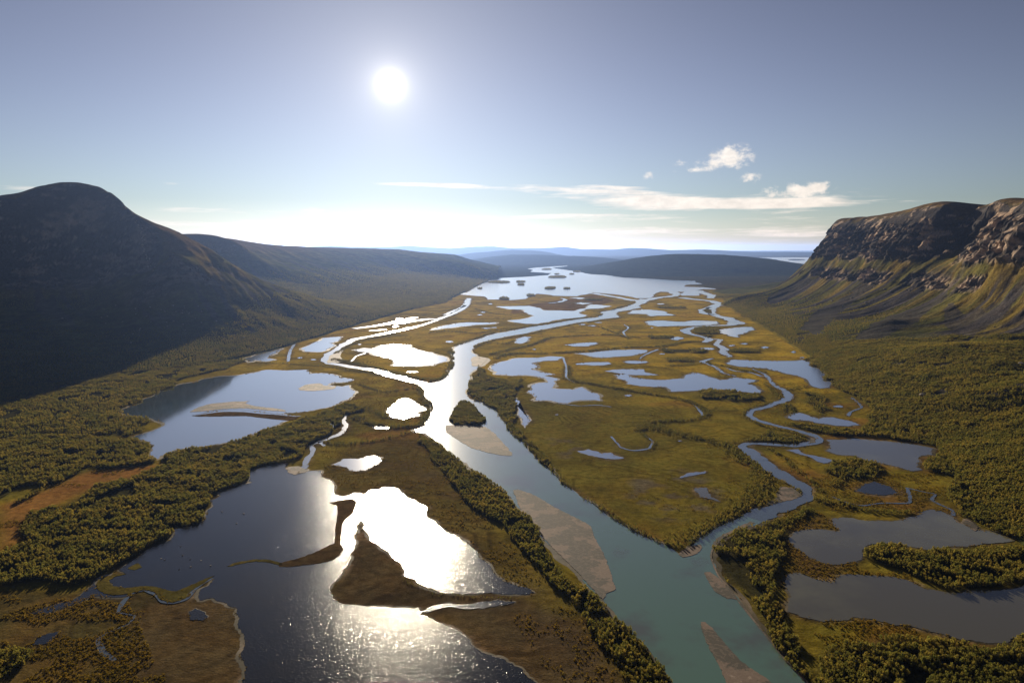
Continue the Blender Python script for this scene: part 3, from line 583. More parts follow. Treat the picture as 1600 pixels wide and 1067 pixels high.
# right massif
Rrim = PL([(1313,341.5,4050),(1330,340,3850),(1370,338,3600),(1400,334,3400),(1432,325,3200),(1475,316,3000),(1530,315,2880),(1546,317.5,2850),(1570,314,2600),(1600,311,2450),(1700,300,2150),(1850,285,1850),(2050,270,1600)])
Rbase = PL([(1249,430,3950),(1280,428,3750),(1312,428,3500),(1365,436,3120),(1425,447,2820),(1475,453,2560),(1525,462,2330),(1560,478,2150),(1600,492,2000),(1700,530,1700),(1850,600,1350)])
Rup = PL([(1330,396,3500),(1375,394,3230),(1412,398,3040),(1460,402,2860),(1500,402,2700)])       # ledge between the two rock bands
Rup2 = PL([(1345,418,3350),(1385,420,3090),(1430,428,2850),(1480,432,2620)])
Rnose = PL([(1150,462,4050),(1175,457,4050),(1205,450,4050),(1231,438.5,4050),(1247,430.5,4050),(1256,416,4050),(1267,400,4050),(1280,381,4050),(1298,353,4050),(1307,343.5,4050)])
Rspur = PL([(1600,346,2260),(1582,358,2300),(1564,378,2320),(1550,404,2330)])
Rcove = PL([(1510,395,2800),(1530,360,2900),(1548,380,2700)])
Rfoot = GL([(1105,452),(1130,468),(1150,488),(1200,514),(1265,556),(1305,590),(1350,622),(1400,655),(1475,692),(1515,760),(1580,820),(1660,900),(1750,1010)], 2)
Rmid = PL([(1400,500,2350),(1300,478,3050),(1350,540,2060),(1450,560,1720),(1500,540,1780),(1560,560,1560),(1600,600,1320),(1550,650,1230),(1250,480,3350),(1300,520,2450),(1600,700,1010),(1220,480,3600)])
ctrl = dens(Rrim) + dens(Rbase) + dens(Rup) + dens(Rup2) + dens(Rnose, 60) + dens(Rspur, 60) + Rcove + dens(Rfoot, 150) + Rmid
ctrl += dens(shift(Rfoot, -150, -60, -26), 250) + dens(shift(Rrim, 250, 120, -4), 200) + dens(shift(Rrim, 900, 350, 10), 400)
ctrl += dens(shift(Rnose, 250, 420, -60), 150) + [(3800, 1500, 560), (3800, 3000, 560), (3600, 4200, 480), (2600, 4700, 300), (3600, 5000, 300), (1400, 4900, -20), (2000, 5000, 60), (1100, 5000, -60)]
ctrl += PL([(1562,318,2720),(1570,318,2665),(1585,318,2635),(1598,317,2620),(1620,314,2560),(1545,319,2780),(1280,388,4110),(1370,342,3800),(1330,343,3960)])
fR = rbf_surface(ctrl)

ROCK = np.array((0.070, 0.065, 0.063)); ROCK_L = np.array((0.40, 0.31, 0.24)); HEATH = np.array((0.092, 0.086, 0.026)); HEATH2 = np.array((0.145, 0.108, 0.030))
SCREE = np.array((0.055, 0.051, 0.052)); GRN = np.array((0.065, 0.072, 0.022)); MOOR = np.array((0.12, 0.085, 0.045))
TERR = {}
def make_mountain(name, f, xs, ys, seed, right, label):
    X, Y = np.meshgrid(xs, ys); Z = f(X, Y)
    gx = np.gradient(Z, axis=1) / np.gradient(X, axis=1); gy = np.gradient(Z, axis=0) / np.gradient(Y, axis=0)
    sl = np.hypot(gx, gy)
    st = sm(sl, 0.55, 1.1)
    pos = sm(Z, 4, 60)
    # gullies run down the slope: noise along the contour, slow along the fall line
    ang_u = np.arctan2(gy, gx)
    U = Y * 0.95 + X * 0.2 if right else (X * 0.75 + Y * 0.65)
    band = np.ones_like(Z)
    if right: band = np.clip(sm(Z + 22 * fbm(U / 60, Z / 200, oct=2, seed=seed + 71), 262, 300) + sm(Z, 165, 185) * (1 - sm(Z, 215, 240)) * sm(fbm(U / 130, Z / 300, oct=2, seed=seed + 73), -.25, .1), 0, 1)
    gul = fbm(U / 85, Z / 330, oct=4, seed=seed)
    gul2 = fbm(U / 30, Z / 260, oct=3, seed=seed + 5)
    Zd = Z + pos * sm(sl, 0.1, 0.4) * (gul * 13 + gul2 * 4) + pos * fbm(X / 300, Y / 300, oct=5, seed=seed + 9) * (14 if right else 8) * (1 - st * .5) + pos * fbm(X / 40, Y / 40, oct=3, seed=seed + 2) * 2.2
    Zd = Z + (Zd - Z) * (1 - .75 * sm(Z, 380, 470) * (1 if right else .6))
    # rock faces: buttresses, ribs and ledges pushed in and out of the wall
    nx, ny = -gx / (sl + 1e-6), -gy / (sl + 1e-6)
    butt = fbm(U / 150, Z / 420, oct=2, seed=seed + 21) * (34 if right else 24) + (.35 - np.abs(fbm(U / 55, Z / 260, oct=3, seed=seed + 23)) * 2.2) * 18 - (4 if right else 18)
    ledge = np.abs(((Zd / 46 + fbm(U / 260, Z / 90, oct=2, seed=seed + 31) * 1.1) % 1.0) - 0.5) * 24 - 6
    rib = fbm(U / 22, Z / 34, oct=3, seed=seed + 25, gain=.65) * 11
    def blocks(su, sz, amp, sd, warp):
        wu = U / su + fbm(X / (su * 2.2), Y / (su * 2.2), Z / (sz * 3), oct=2, seed=sd) * warp; wz = Zd / sz + fbm(U / (su * 3), Z / (sz * 3), oct=2, seed=sd + 3) * warp
        row = np.floor(wz); cu = np.floor(wu + _hash(row, row * 0, row * 0, sd) * .9)
        return _hash(cu, row, row * 0 + sd, sd + 7) * amp
    rib = rib * .5 + blocks(58, 30, 20, seed + 51, .7) + blocks(24, 62, 15, seed + 57, .5) + blocks(19, 13, 7, seed + 63, .5) - 18
    dsp = st * (.18 + .82 * band) * (butt * .7 + ledge * .6 + rib) * sm(Z, 60, 130) * (1 - .9 * (sm(Z, 405, 480) if right else sm(Z, 340, 440)))
    Xd, Yd = X + nx * dsp, Y + ny * dsp
    # ---- colour of what grows or lies there, with shade painted on the left massif
    n1 = fbm(X / 120, Y / 120, Zd / 120, oct=4, seed=seed + 41); n2 = fbm(U / 38, Z / 420, oct=3, seed=seed + 43); n3 = fbm(X / 52, Y / 52, Zd / 15, oct=4, seed=seed + 47, gain=.7)
    def mx(a, b, t): return a + (b - a) * t[..., None]
    col = np.broadcast_to(HEATH, (*Z.shape, 3)).copy()
    col = mx(col, np.broadcast_to(HEATH2, col.shape), sm(fbm(U / 46, Z / 500, oct=3, seed=seed + 61), 0.0, 0.35))
    col = mx(col, np.broadcast_to(GRN, col.shape), (sm(-Z + n1 * 60, -150, -40) * (.35 + .65 * sm(-n2, -.2, .3))) if right else np.maximum(sm(-Z + n1 * 60, -190, -60), sm(Y, 3300, 4200) * sm(-Z + n1 * 40, -300, -180)) )
    scree = sm(n2 + n1 * .35, 0.03, 0.2) * sm(sl, 0.10, 0.26) * sm(Z + 25 * n1, 14, 40) * (1 - sm(Z, 190, 290))
    if not right: scree = scree * 0.8
    if right:                               # the scree fans and the dark outcrop surveyed on this slope
        dd = Y * math.cos(PITCH) + (H - Z) * math.sin(PITCH); PX = X / dd * FPX + W / 2 + 9 * fbm(X / 60, Y / 60, oct=3, seed=seed + 81); PY = HT / 2 - (Y * math.sin(PITCH) + (Z - H) * math.cos(PITCH)) / dd * FPX + 4 * fbm(X / 45, Y / 45, oct=3, seed=seed + 83)
        for fan in ([(1180,480),(1200,462),(1262,432),(1275,436),(1235,462),(1200,480)], [(1240,528),(1270,492),(1340,450),(1365,440),(1352,460),(1310,492),(1272,528),(1250,534)], [(1325,534),(1380,500),(1440,475),(1482,455),(1476,472),(1430,502),(1370,532),(1340,540)], [(1470,505),(1482,475),(1502,490),(1540,480),(1552,500),(1520,530),(1500,525)], [(1405,620),(1450,602),(1500,586),(1560,568),(1582,572),(1530,602),(1480,620),(1430,628)]):
            scree = np.maximum(scree, inpoly(PX.ravel(), PY.ravel(), fan).reshape(Z.shape) * (Y > 900) * .8)
    col = mx(col, np.broadcast_to(SCREE, col.shape), scree)
    if not right: col = col * (1 + .55 * np.clip(n3 * 1.4 + n2, -.9, 1.2))[..., None]  # gully relief painted into the left slope as lighter and darker streaks
    if right: col = mx(col, np.broadcast_to((0.19, 0.15, 0.022), col.shape), sm(-Z + 9 * fbm(X / 70, Y / 70, oct=3, seed=seed + 91), -9, -1) * sm(Y, 1500, 2000))
    col = mx(col, np.broadcast_to(MOOR, col.shape), sm(Z, 280, 340) * (1 - st))
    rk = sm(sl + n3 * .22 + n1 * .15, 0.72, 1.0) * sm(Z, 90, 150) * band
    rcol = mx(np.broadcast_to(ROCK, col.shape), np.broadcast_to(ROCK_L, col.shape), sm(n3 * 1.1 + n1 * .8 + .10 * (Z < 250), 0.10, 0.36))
    if not right: rcol = mx(rcol, np.broadcast_to(ROCK, col.shape), np.full(Z.shape, .55) * (1 - .5 * sm(n2, -.1, .3))) * np.array((.60, .66, .76))  # left rock darkened and cooled: deep cliff shade put into its colour
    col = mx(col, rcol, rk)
    ny_, nx_ = Z.shape
    v = np.stack([Xd, Yd, Zd], -1).reshape(-1, 3); idx = np.arange(ny_ * nx_).reshape(ny_, nx_)
    fq = np.stack([idx[:-1, :-1], idx[:-1, 1:], idx[1:, 1:], idx[1:, :-1]], -1).reshape(-1, 4)
    keep = (Zd.ravel()[fq] > -6).any(1); fq = fq[keep]
    used = np.unique(fq); mp = np.full(len(v), -1); mp[used] = np.arange(len(used))
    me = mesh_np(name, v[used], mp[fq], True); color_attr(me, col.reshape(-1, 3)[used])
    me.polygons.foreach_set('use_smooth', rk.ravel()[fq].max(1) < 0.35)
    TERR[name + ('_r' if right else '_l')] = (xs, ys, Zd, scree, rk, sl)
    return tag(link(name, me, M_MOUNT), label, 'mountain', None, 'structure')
def growlines(a, b, s0, k):
    o = [a]
    while o[-1] < b: o.append(o[-1] + max(s0, (o[-1]) * k))
    return np.array(o)
make_mountain('mountain', fL, np.r_[np.arange(-3600, -2300, 13.0), np.arange(-2300, -1150, 6.5), np.arange(-1150, -150, 11.0)], np.r_[np.arange(1250, 2550, 10), np.arange(2550, 3500, 6), growlines(3500, 10800, 12, 0.0042)], 100, False, 'dark shaded cliff mountain with its forested slope on the left of the valley')
make_mountain('mountain', fR, np.r_[np.arange(480, 1380, 9.0), np.arange(1380, 2080, 4.5), np.arange(2080, 3300, 14.0)], np.r_[np.arange(560, 1900, 8.0), np.arange(1900, 4150, 5.5), np.arange(4150, 5300, 14.0)], 200, True, 'sunlit cliff mountain with scree and forest on the right of the valley')
def terr_z(key, x, y):
    xs, ys, Z, scr, rk, sl = TERR[key]
    i = np.clip(np.searchsorted(xs, x) - 1, 0, len(xs) - 2); j = np.clip(np.searchsorted(ys, y) - 1, 0, len(ys) - 2)
    fx = np.clip((x - xs[i]) / (xs[i + 1] - xs[i]), 0, 1); fy = np.clip((y - ys[j]) / (ys[j + 1] - ys[j]), 0, 1)
    def bl(A): return (A[j, i] * (1 - fx) + A[j, i + 1] * fx) * (1 - fy) + (A[j + 1, i] * (1 - fx) + A[j + 1, i + 1] * fx) * fy
    ok = (x > xs[0]) & (x < xs[-1]) & (y > ys[0]) & (y < ys[-1])
    return np.where(ok, bl(Z), -99), bl(scr), bl(rk), bl(sl)

# far hills: long ridges with real depth
def hill(pts, D, depth, label, col, seed):
    pr = PL([(x, y, D) for x, y in pts]); a = np.array(pr); xs = np.arange(a[0, 0], a[-1, 0], max(80, D * 0.006))
    zr = np.interp(xs, a[:, 0], a[:, 2]); zr = zr + fbm(xs / (D * .03), xs * 0, oct=3, seed=seed) * D * 0.0006
    end = np.minimum(1, np.minimum(xs - xs[0], xs[-1] - xs) / (depth * .8)); zr = (zr + 10) * np.sin(np.clip(end, 0, 1) * math.pi / 2) ** .7 - 10
    ts = np.linspace(-1, 1, 41)
    T, X = np.meshgrid(ts, xs, indexing='ij'); Zr = np.broadcast_to(zr, T.shape)
    prof = np.cos(T * math.pi / 2) ** 1.3
    Y = D + T * depth + fbm(X / (depth * .7), T * 2, oct=3, seed=seed + 3) * depth * .18
    Z = (Zr + 10) * prof - 10 + fbm(X / 900, Y / 900, oct=4, seed=seed + 7) * 26 * (1 - prof) * prof * 2
    ny_, nx_ = Z.shape; idx = np.arange(ny_ * nx_).reshape(ny_, nx_)
    fq = np.stack([idx[:-1, :-1], idx[:-1, 1:], idx[1:, 1:], idx[1:, :-1]], -1).reshape(-1, 4)
    me = mesh_np('hill', np.stack([X, Y, Z], -1).reshape(-1, 3), fq, True)
    color_attr(me, np.tile(col, (ny_ * nx_, 1)))
    tag(link('hill', me, M_FAR), label, 'hill', None, 'structure')
FORC = np.array((0.026, 0.030, 0.015))
hill([(860,430),(900,421),(930,415),(960,407),(1000,401),(1060,397),(1120,398),(1160,401),(1200,406),(1250,413),(1330,424),(1400,432)], 10500, 2400, 'broad dark forested hill across the silver lake', FORC, 3)
hill([(640,420),(700,411),(740,404),(800,398),(850,398),(900,400),(950,403),(1010,410),(1060,416)], 17000, 3000, 'blue wooded hill behind the head of the lake', FORC, 4)
hill([(640,407),(690,401),(740,395),(800,390),(850,391),(880,396),(930,403)], 24000, 3500, 'paler blue hill rising behind the lake hill', FORC, 5)
hill([(300,389),(400,388),(470,386),(520,384.5),(570,386.5),(610,386),(640,384),(665,386),(700,388),(740,385),(770,384.5),(800,388),(840,388),(880,385.5),(910,389.5),(960,390),(985,388),(1010,388.5),(1050,391),(1100,390),(1130,391),(1160,393.5),(1200,393.5),(1270,394),(1400,393),(1600,390),(1800,388)], 38000, 5000, 'palest blue mountain range on the horizon', FORC, 6)

# ------------------------------------------------------------------ where trees grow (surveyed on the ground)
FOREST = [   # polygon, spacing m, mean height m
 ([(0,631),(75,620),(92,618),(137,612),(150,599),(275,596),(272,607),(225,620),(225,630),(185,637),(190,650),(232,652),(235,660),(217,665),(227,675),(200,682),(130,680),(72,676),(0,684),(-150,690),(-150,640)], 4.7, 5.8),
 ([(0,686),(72,680),(130,681),(215,687),(237,702),(232,712),(245,720),(195,730),(160,732),(140,725),(125,737),(100,752),(67,762),(60,757),(25,762),(0,780),(-150,800),(-150,690)], 4.0, 5.6),
 ([(15,790),(40,775),(67,765),(66,768),(40,782)], 3.6, 4.8),
 ([(145,762),(210,745),(250,732),(265,725),(255,715),(300,702),(350,694),(395,680),(430,668),(470,655),(500,648),(520,640),(545,632),(570,640),(535,650),(520,670),(500,685),(485,693),(470,715),(445,722),(400,730),(388,750),(340,768),(322,800),(310,818),(270,825),(262,842),(225,858),(190,880),(165,893),(150,903),(115,915),(60,905),(30,910),(0,915),(-100,930),(-100,870),(0,865),(20,858),(40,845),(30,830),(40,810),(65,800),(100,790),(130,775)], 3.8, 6.0),
 ([(655,680),(682,692),(752,743),(798,784),(845,842),(928,930),(1006,1008),(1052,1068),(1060,1090),(1010,1090),(960,1030),(900,960),(850,900),(800,845),(750,800),(715,765),(680,725)], 3.7, 5.2),
 ([(748,572),(800,600),(815,600),(800,620),(808,650),(835,700),(860,728),(845,722),(800,676),(778,640),(740,624),(729,612)], 4.4, 5.4),
 (ISLE, 3.6, 5.6),
 ([(1255,790),(1275,800),(1240,815),(1228,835),(1230,870),(1212,920),(1235,990),(1250,1040),(1300,1070),(1350,1120),(1300,1110),(1262,1064),(1200,994),(1133,908),(1115,870),(1127,846),(1200,818)], 4.0, 5.2),
 ([(1350,864),(1362,854),(1400,854),(1455,864),(1550,854),(1600,857),(1700,850),(1750,870),(1700,900),(1600,909),(1500,920),(1475,919),(1437,904),(1412,891),(1375,879),(1352,872)], 3.7, 6.2),
 ([(1287,1018),(1362,1002),(1412,995),(1500,1006),(1575,1009),(1590,992),(1640,992),(1720,1000),(1720,1130),(1300,1130),(1272,1090),(1285,1050)], 3.7, 5.6),
 ([(-60,1010),(0,1007),(40,1012),(52,1018),(36,1040),(0,1064),(-60,1080)], 3.6, 5.2),
 ([(1286,735),(1300,722),(1335,716),(1370,724),(1380,738),(1368,748),(1320,748)], 4.2, 6.0),
 ([(1090,612),(1110,609),(1150,613),(1187,617),(1185,624),(1140,625),(1095,622)], 4.0, 6.4),
 ([(1266,560),(1290,585),(1310,608),(1345,625),(1362,645),(1350,666),(1345,672),(1300,670),(1250,664),(1225,662),(1260,672),(1300,680),(1400,687),(1464,697),(1467,712),(1442,718),(1446,735),(1492,745),(1482,760),(1492,790),(1545,822),(1600,845),(1720,900),(1800,900),(1800,600),(1500,560),(1300,545)], 4.3, 5.8),
 ([(-150,640),(0,630),(90,617),(140,610),(150,599),(275,595),(385,564),(300,573),(150,588),(0,604),(-150,622)], 4.3, 5.4),
 ([(300,590),(385,564),(450,538),(520,514),(552,508),(600,492),(660,480),(700,470),(735,455),(745,440),(700,440),(600,450),(450,500),(300,560)], 6.0, 6.0),
 ([(1150,488),(1205,515),(1266,558),(1300,545),(1200,480),(1130,460)], 6.0, 6.0),
 ([(1014,525),(1050,525),(1050,529),(1014,529)], 5, 6), ([(1031,546),(1104,546),(1100,551),(1035,551)], 5, 6), ([(1042,561),(1087,562),(1087,566),(1042,565)], 5, 6), ([(1138,545),(1189,546),(1186,551),(1140,550)], 5, 6),
 ([(1029,479.5),(1069,479.5),(1069,482),(1029,482)], 8, 7), ([(912,466),(940,467),(940,469.5),(912,469)], 9, 8), ([(1078,512),(1120,511),(1125,522),(1110,527),(1080,518)], 6, 6),
 ([(1190,680),(1200,672),(1255,683),(1262,688),(1250,692),(1180,690),(1140,690)], 4.4, 4.6),
 ([(1225,628),(1240,640),(1238,650),(1222,640)], 5, 5), ([(1255,612),(1290,620),(1300,640),(1280,650),(1262,630)], 5, 5),
]
BELT = [     # centreline, width m, spacing, height
 ([(525,552),(540,543),(570,531),(620,522)], 20, 5, 4.5), ([(520,561),(550,567),(600,579),(640,589),(680,595),(698,588),(707,572),(711,556),(700,547)], 26, 4.4, 5.2),
 ([(555,650),(580,662),(620,668),(655,664),(671,648),(672,634),(664,618),(654,605)], 24, 4.2, 5.4), ([(505,690),(540,694),(580,690),(620,681),(648,674)], 16, 4.2, 4.6),
 ([(545,632),(580,640),(610,655)], 22, 4.6, 4.6), ([(810,690),(845,722),(872,756),(915,786),(950,808),(1000,838),(1045,858)], 22, 3.6, 5.2),
 ([(887,572),(887,590),(900,596),(925,600),(960,606),(1000,613),(1050,621),(1082,629),(1100,641),(1101,651),(1075,656),(1025,658),(1005,664),(997,673)], 22, 4.2, 5.0),
 ([(1017,665),(1040,673),(1075,681),(1112,688),(1137,697),(1160,713),(1187,732),(1196,748),(1187,770),(1170,786),(1145,802),(1112,824),(1080,844),(1058,858)], 34, 4.0, 5.4),
 ([(997,672),(1010,684),(1022,692),(1010,703)], 10, 4.2, 4.2),
 ([(1142,690),(1175,689),(1215,688)], 10, 4.4, 4.5), ([(766,554),(794,547),(831,539),(859,528),(887,526),(944,523),(972,525),(1000,528)], 22, 5, 5.4),
 ([(775,561),(794,553),(850,553),(925,548),(981,543),(1031,542),(1069,535),(1093,533)], 26, 5, 5.6),
 ([(710,541),(726,535),(775,519),(859,505),(900,498),(934,494),(945,490),(965,481),(985,476)], 18, 5.5, 5.6), ([(739,545),(763,534),(822,523),(897,507),(940,501),(970,497)], 16, 5.5, 5.2),
 ([(500,571),(540,577),(590,584),(630,596)], 16, 5, 4.6), ([(400,566),(440,568),(500,572)], 14, 5, 4.2), ([(455,538),(500,527),(560,518),(640,506)], 12, 6, 4.4),
 ([(670,520),(700,517),(745,521),(790,513)], 18, 5.5, 5), ([(690,500),(740,500),(800,498)], 20, 6.5, 5), ([(1105,568),(1135,573),(1165,580),(1198,582)], 18, 5, 5),
 ([(1195,600),(1215,618),(1220,626),(1195,632),(1168,640),(1162,650),(1190,665),(1240,676),(1262,684)], 12, 4.4, 4.6), ([(1120,600),(1150,606),(1180,604)], 5, 4.6, 3.6), ([(1040,572),(1075,570),(1110,565)], 14, 5, 5),
 ([(1205,740),(1225,750),(1250,765),(1262,780),(1300,780),(1340,795),(1400,802),(1425,800)], 14, 4.2, 4.8), ([(1270,784),(1305,785),(1330,792)], 18, 4, 5), ([(1300,760),(1320,745)], 20, 4.2, 5),
 ([(905,700),(935,697)], 2, 9, 2), ([(1000,645),(1015,648),(1030,651)], 8, 5, 4), ([(1200,700),(1225,715),(1245,735),(1268,752),(1285,770)], 12, 5, 4.6),
 ([(880,512),(930,510),(960,520),(985,530)], 14, 5.5, 5), ([(985,512),(965,520),(975,528)], 10, 5.5, 4.6), ([(1120,588),(1160,592),(1200,598)], 10, 5, 4.4), ([(1225,610),(1250,606),(1262,604)], 12, 4.6, 4.6), ([(560,600),(600,612),(640,607)], 12, 4.6, 4.4), ([(760,535),(790,537),(815,528)], 12, 5, 4.6), ([(640,497),(700,485),(735,478)], 16, 6.5, 5), ([(740,482),(770,490),(800,493)], 18, 6.5, 5), ([(830,470),(880,474),(920,472)], 25, 8, 6), ([(905,580),(960,573),(1030,574),(1060,579)], 8, 5, 4), ([(860,640),(920,650),(985,662)], 4, 7, 2.6),
 ([(160,732),(195,729),(240,722)], 8, 3.8, 4.6), ([(1490,800),(1530,812),(1575,838)], 20, 4.2, 5.2), ([(1005,672),(1018,660)], 8, 4, 5), ([(815,592),(800,606)], 8, 4, 5), ([(690,928),(740,933),(800,935)], 3.5, 3, 2.4), ([(630,905),(660,920),(690,930)], 7, 3, 2.2),
]
def fill_pts(poly, sp, r):
    lo, hi = poly.min(0), poly.max(0)
    nx = int((hi[0] - lo[0]) / sp) + 1; ny = int((hi[1] - lo[1]) / sp) + 1
    gx, gy = np.meshgrid(np.arange(nx), np.arange(ny)); x = lo[0] + (gx + 0.5 * (gy % 2)) * sp; y = lo[1] + gy * sp
    x = x.ravel() + r.uniform(-.45, .45, x.size) * sp; y = y.ravel() + r.uniform(-.45, .45, y.size) * sp
    m = inpoly(x, y, poly); return x[m], y[m]
TX, TY, TH = [], [], []
FPOLY = []
for pts, sp, h in FOREST:
    w = rough(gp(pts), 0.12, 12, seed=len(FPOLY) + 500); FPOLY.append(w)
    x, y = fill_pts(w, sp * (.68 if sp < 4.5 else .8), RNG); h = h * .74
    if sp < 5: keep = fbm(x / 45, y / 45, oct=3, seed=61) > (-0.42 if sp != 3.7 else -.6)
    else: keep = fbm(x / 90, y / 90, oct=3, seed=61) > -0.30
    keep &= fbm(x / 13, y / 13, oct=2, seed=63) > -.40
    x, y = x[keep], y[keep]
    TX.append(x); TY.append(y); TH.append((1 + .38 * fbm(x / 16, y / 16, oct=2, seed=69)) * h * (.45 + 1.05 * RNG.uniform(0, 1, len(x)) ** .8) * (1 + .18 * fbm(x / 60, y / 60, oct=2, seed=67)))
for pts, w, sp, h in BELT:
    c = catmull(gp(pts), False, 8.0); seg = np.r_[0, np.cumsum(np.linalg.norm(np.diff(c, axis=0), axis=1))]
    h = h * .76; n = max(2, int(seg[-1] * w / (sp * sp * .52))); s = RNG.uniform(0, seg[-1], n); off = RNG.normal(0, w * .30, n)
    cx = np.interp(s, seg, c[:, 0]); cy = np.interp(s, seg, c[:, 1])
    tx = np.gradient(np.interp(s, seg, c[:, 0])); t = np.stack([np.interp(s + 4, seg, c[:, 0]) - np.interp(s - 4, seg, c[:, 0]), np.interp(s + 4, seg, c[:, 1]) - np.interp(s - 4, seg, c[:, 1])], 1)
    t /= np.linalg.norm(t, axis=1)[:, None] + 1e-9
    wob = 1 + .35 * vnoise(s / 40, s * 0 + w)
    x = cx - t[:, 1] * off * wob; y = cy + t[:, 0] * off * wob
    keep = fbm(x / 30, y / 30, oct=2, seed=71) > -0.5
    x, y = x[keep], y[keep]
    TX.append(x); TY.append(y); TH.append(h * RNG.uniform(.55, 1.2, len(x)) * (1 - .25 * np.minimum(1, np.abs(off[keep]) / w)))
for w in ISLE_W[:-1]:
    x, y = fill_pts(w, 13, RNG); TX.append(x); TY.append(y); TH.append(np.full(len(x), 11.0) * RNG.uniform(.7, 1.2, len(x)))
tx = np.concatenate(TX); ty = np.concatenate(TY); th = np.concatenate(TH); tz = np.full(len(tx), 0.1)
wm, _ = water_mask(tx, ty); tx, ty, th, tz = tx[~wm], ty[~wm], th[~wm], tz[~wm]
for key in ('mountain_l', 'mountain_r'):
    z, _, _, _ = terr_z(key, tx, ty); tz = np.maximum(tz, z)
# trees climbing the slopes
def slope_trees(key, x0, x1, y0, y1, sp, top, seed, h):
    xs = np.arange(x0, x1, sp); ys = np.arange(y0, y1, sp); X, Y = np.meshgrid(xs, ys); X = X.ravel() + RNG.uniform(-.5, .5, X.size) * sp; Y = Y.ravel() + RNG.uniform(-.5, .5, Y.size) * sp
    z, scr, rk, sl = terr_z(key, X, Y)
    lim = top + 55 * fbm(X / 160, Y / 160, oct=3, seed=seed) + 30 * fbm(X / 30, Y / 30, oct=2, seed=seed + 1)
    den = np.clip((lim - z) / 45, 0, 1) * (1 - np.clip(scr * 1.3, 0, 1)) * (1 - rk)
    k = (z > 1.5) & (RNG.uniform(0, 1, len(X)) < den) & (np.abs(X) < Y * 0.80 + 60)
    return X[k], Y[k], z[k], h * RNG.uniform(.55, 1.2, k.sum()) * (1 - .45 * np.clip(z[k] / top, 0, 1))
S = [slope_trees('mountain_r', 500, 2300, 560, 2300, 3.7, 72, 301, 4.8), slope_trees('mountain_r', 500, 2500, 2300, 4800, 7.5, 105, 302, 7.0),
     slope_trees('mountain_l', -2300, -200, 1300, 2600, 6.0, 70, 303, 6.0), slope_trees('mountain_l', -3000, -200, 2600, 4500, 8.0, 150, 304, 7.5), slope_trees('mountain_l', -3600, -200, 4500, 7500, 14.0, 190, 305, 11.0)]
tx = np.concatenate([tx] + [s[0] for s in S]); ty = np.concatenate([ty] + [s[1] for s in S]); tz = np.concatenate([tz] + [s[2] for s in S]); th = np.concatenate([th] + [s[3] for s in S])
print('TREES', len(tx))

# ------------------------------------------------------------------ ground: one sheet to the horizon
gys = growlines(-600, 300, 30, 0.0); gys = np.r_[gys[gys < 300], growlines(300, 95000, 3.2, 0.0062)]
gxs = np.r_[-np.cumsum(np.geomspace(14, 9000, 52))[::-1] - 1400, np.arange(-1400, 1400.1, 5.0), 1400 + np.cumsum(np.geomspace(14, 9000, 52))]
GX, GY = np.meshgrid(gxs, gys); gx_, gy_ = GX.ravel(), GY.ravel()
near = (np.abs(gx_) < gy_ * 0.9 + 200) & (gy_ > 250) & (gy_ < 16000)
wat = np.zeros(len(gx_)); ni = np.nonzero(near)[0]
wm_, lm_ = water_mask(gx_[ni], gy_[ni]); wat[ni] = wm_
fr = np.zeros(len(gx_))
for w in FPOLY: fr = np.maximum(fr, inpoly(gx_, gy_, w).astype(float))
def blur(a, n):
    a = a.reshape(GX.shape)
    for _ in range(n):
        a = (np.roll(a, 1, 0) + a * 2 + np.roll(a, -1, 0)) / 4; a = (np.roll(a, 1, 1) + a * 2 + np.roll(a, -1, 1)) / 4
    return a.ravel()
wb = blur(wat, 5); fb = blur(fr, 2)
m1 = fbm(gx_ / 170, gy_ / 170, oct=4, seed=401); m2 = fbm(gx_ / 60, gy_ / 60, oct=4, seed=403); m3 = fbm(gx_ / 420, gy_ / 420, oct=3, seed=405)
def lay(c, t, cc): return c + (np.asarray(cc) - c) * np.clip(t, 0, 1)[:, None]
gc = np.tile(COL_GOLD, (len(gx_), 1)).astype(float)
gc = lay(gc, sm(gy_ + 200 * m3, 1250, 1900), (0.34, 0.245, 0.024))  # brighter with distance: sun scattered forward by far sedge, put into the colour
gc = lay(gc, sm(m1 + m2 * .4, -.05, .35) * (1 - .45 * sm(gy_, 1250, 1900)), COL_OLIVE); gc = lay(gc, sm(-m1 + m2 * .5, .15, .5) * .7 * (1 - .6 * sm(gy_, 1250, 1900)), COL_ORANGE)
def region(pts, soft): return blur(inpoly(gx_, gy_, gp(pts)).astype(float), soft)
big = region([(800,590),(940,630),(1080,640),(1060,660),(1010,680),(1100,690),(1190,740),(1180,780),(1100,830),(1050,850),(950,800),(870,745),(820,690),(800,640)], 4)
gc = lay(gc, big * .85, COL_OLIVE * 1.06)
gc = lay(gc, big * sm(m2 + m1 * .6, .1, .5) * .5, (0.100, 0.088, 0.016))
wet = region([(985,745),(1060,730),(1130,760),(1120,800),(1040,815),(980,790)], 4) + region([(855,680),(910,690),(930,715),(880,720)], 4)
gc = lay(gc, wet * sm(fbm(gx_ / 22, gy_ / 22, oct=4, seed=409), -.05, .3) * .75, (0.105, 0.090, 0.070))
gc = lay(gc, region([(0,790),(60,770),(140,735),(250,725),(250,735),(140,765),(60,800),(30,850),(0,870)], 3), COL_ORANGE * 1.05)
lowl = region([(-200,930),(150,925),(380,940),(400,1100),(-200,1200)], 5); gc = lay(gc, lowl, (0.115, 0.080, 0.026)); gc = lay(gc, lowl * sm(m2, -.1, .4), (0.075, 0.062, 0.022))
sedge = region([(230,940),(340,930),(380,960),(390,1100),(180,1100),(200,1000)], 4); gc = lay(gc, sedge * .8, (0.085, 0.062, 0.032))
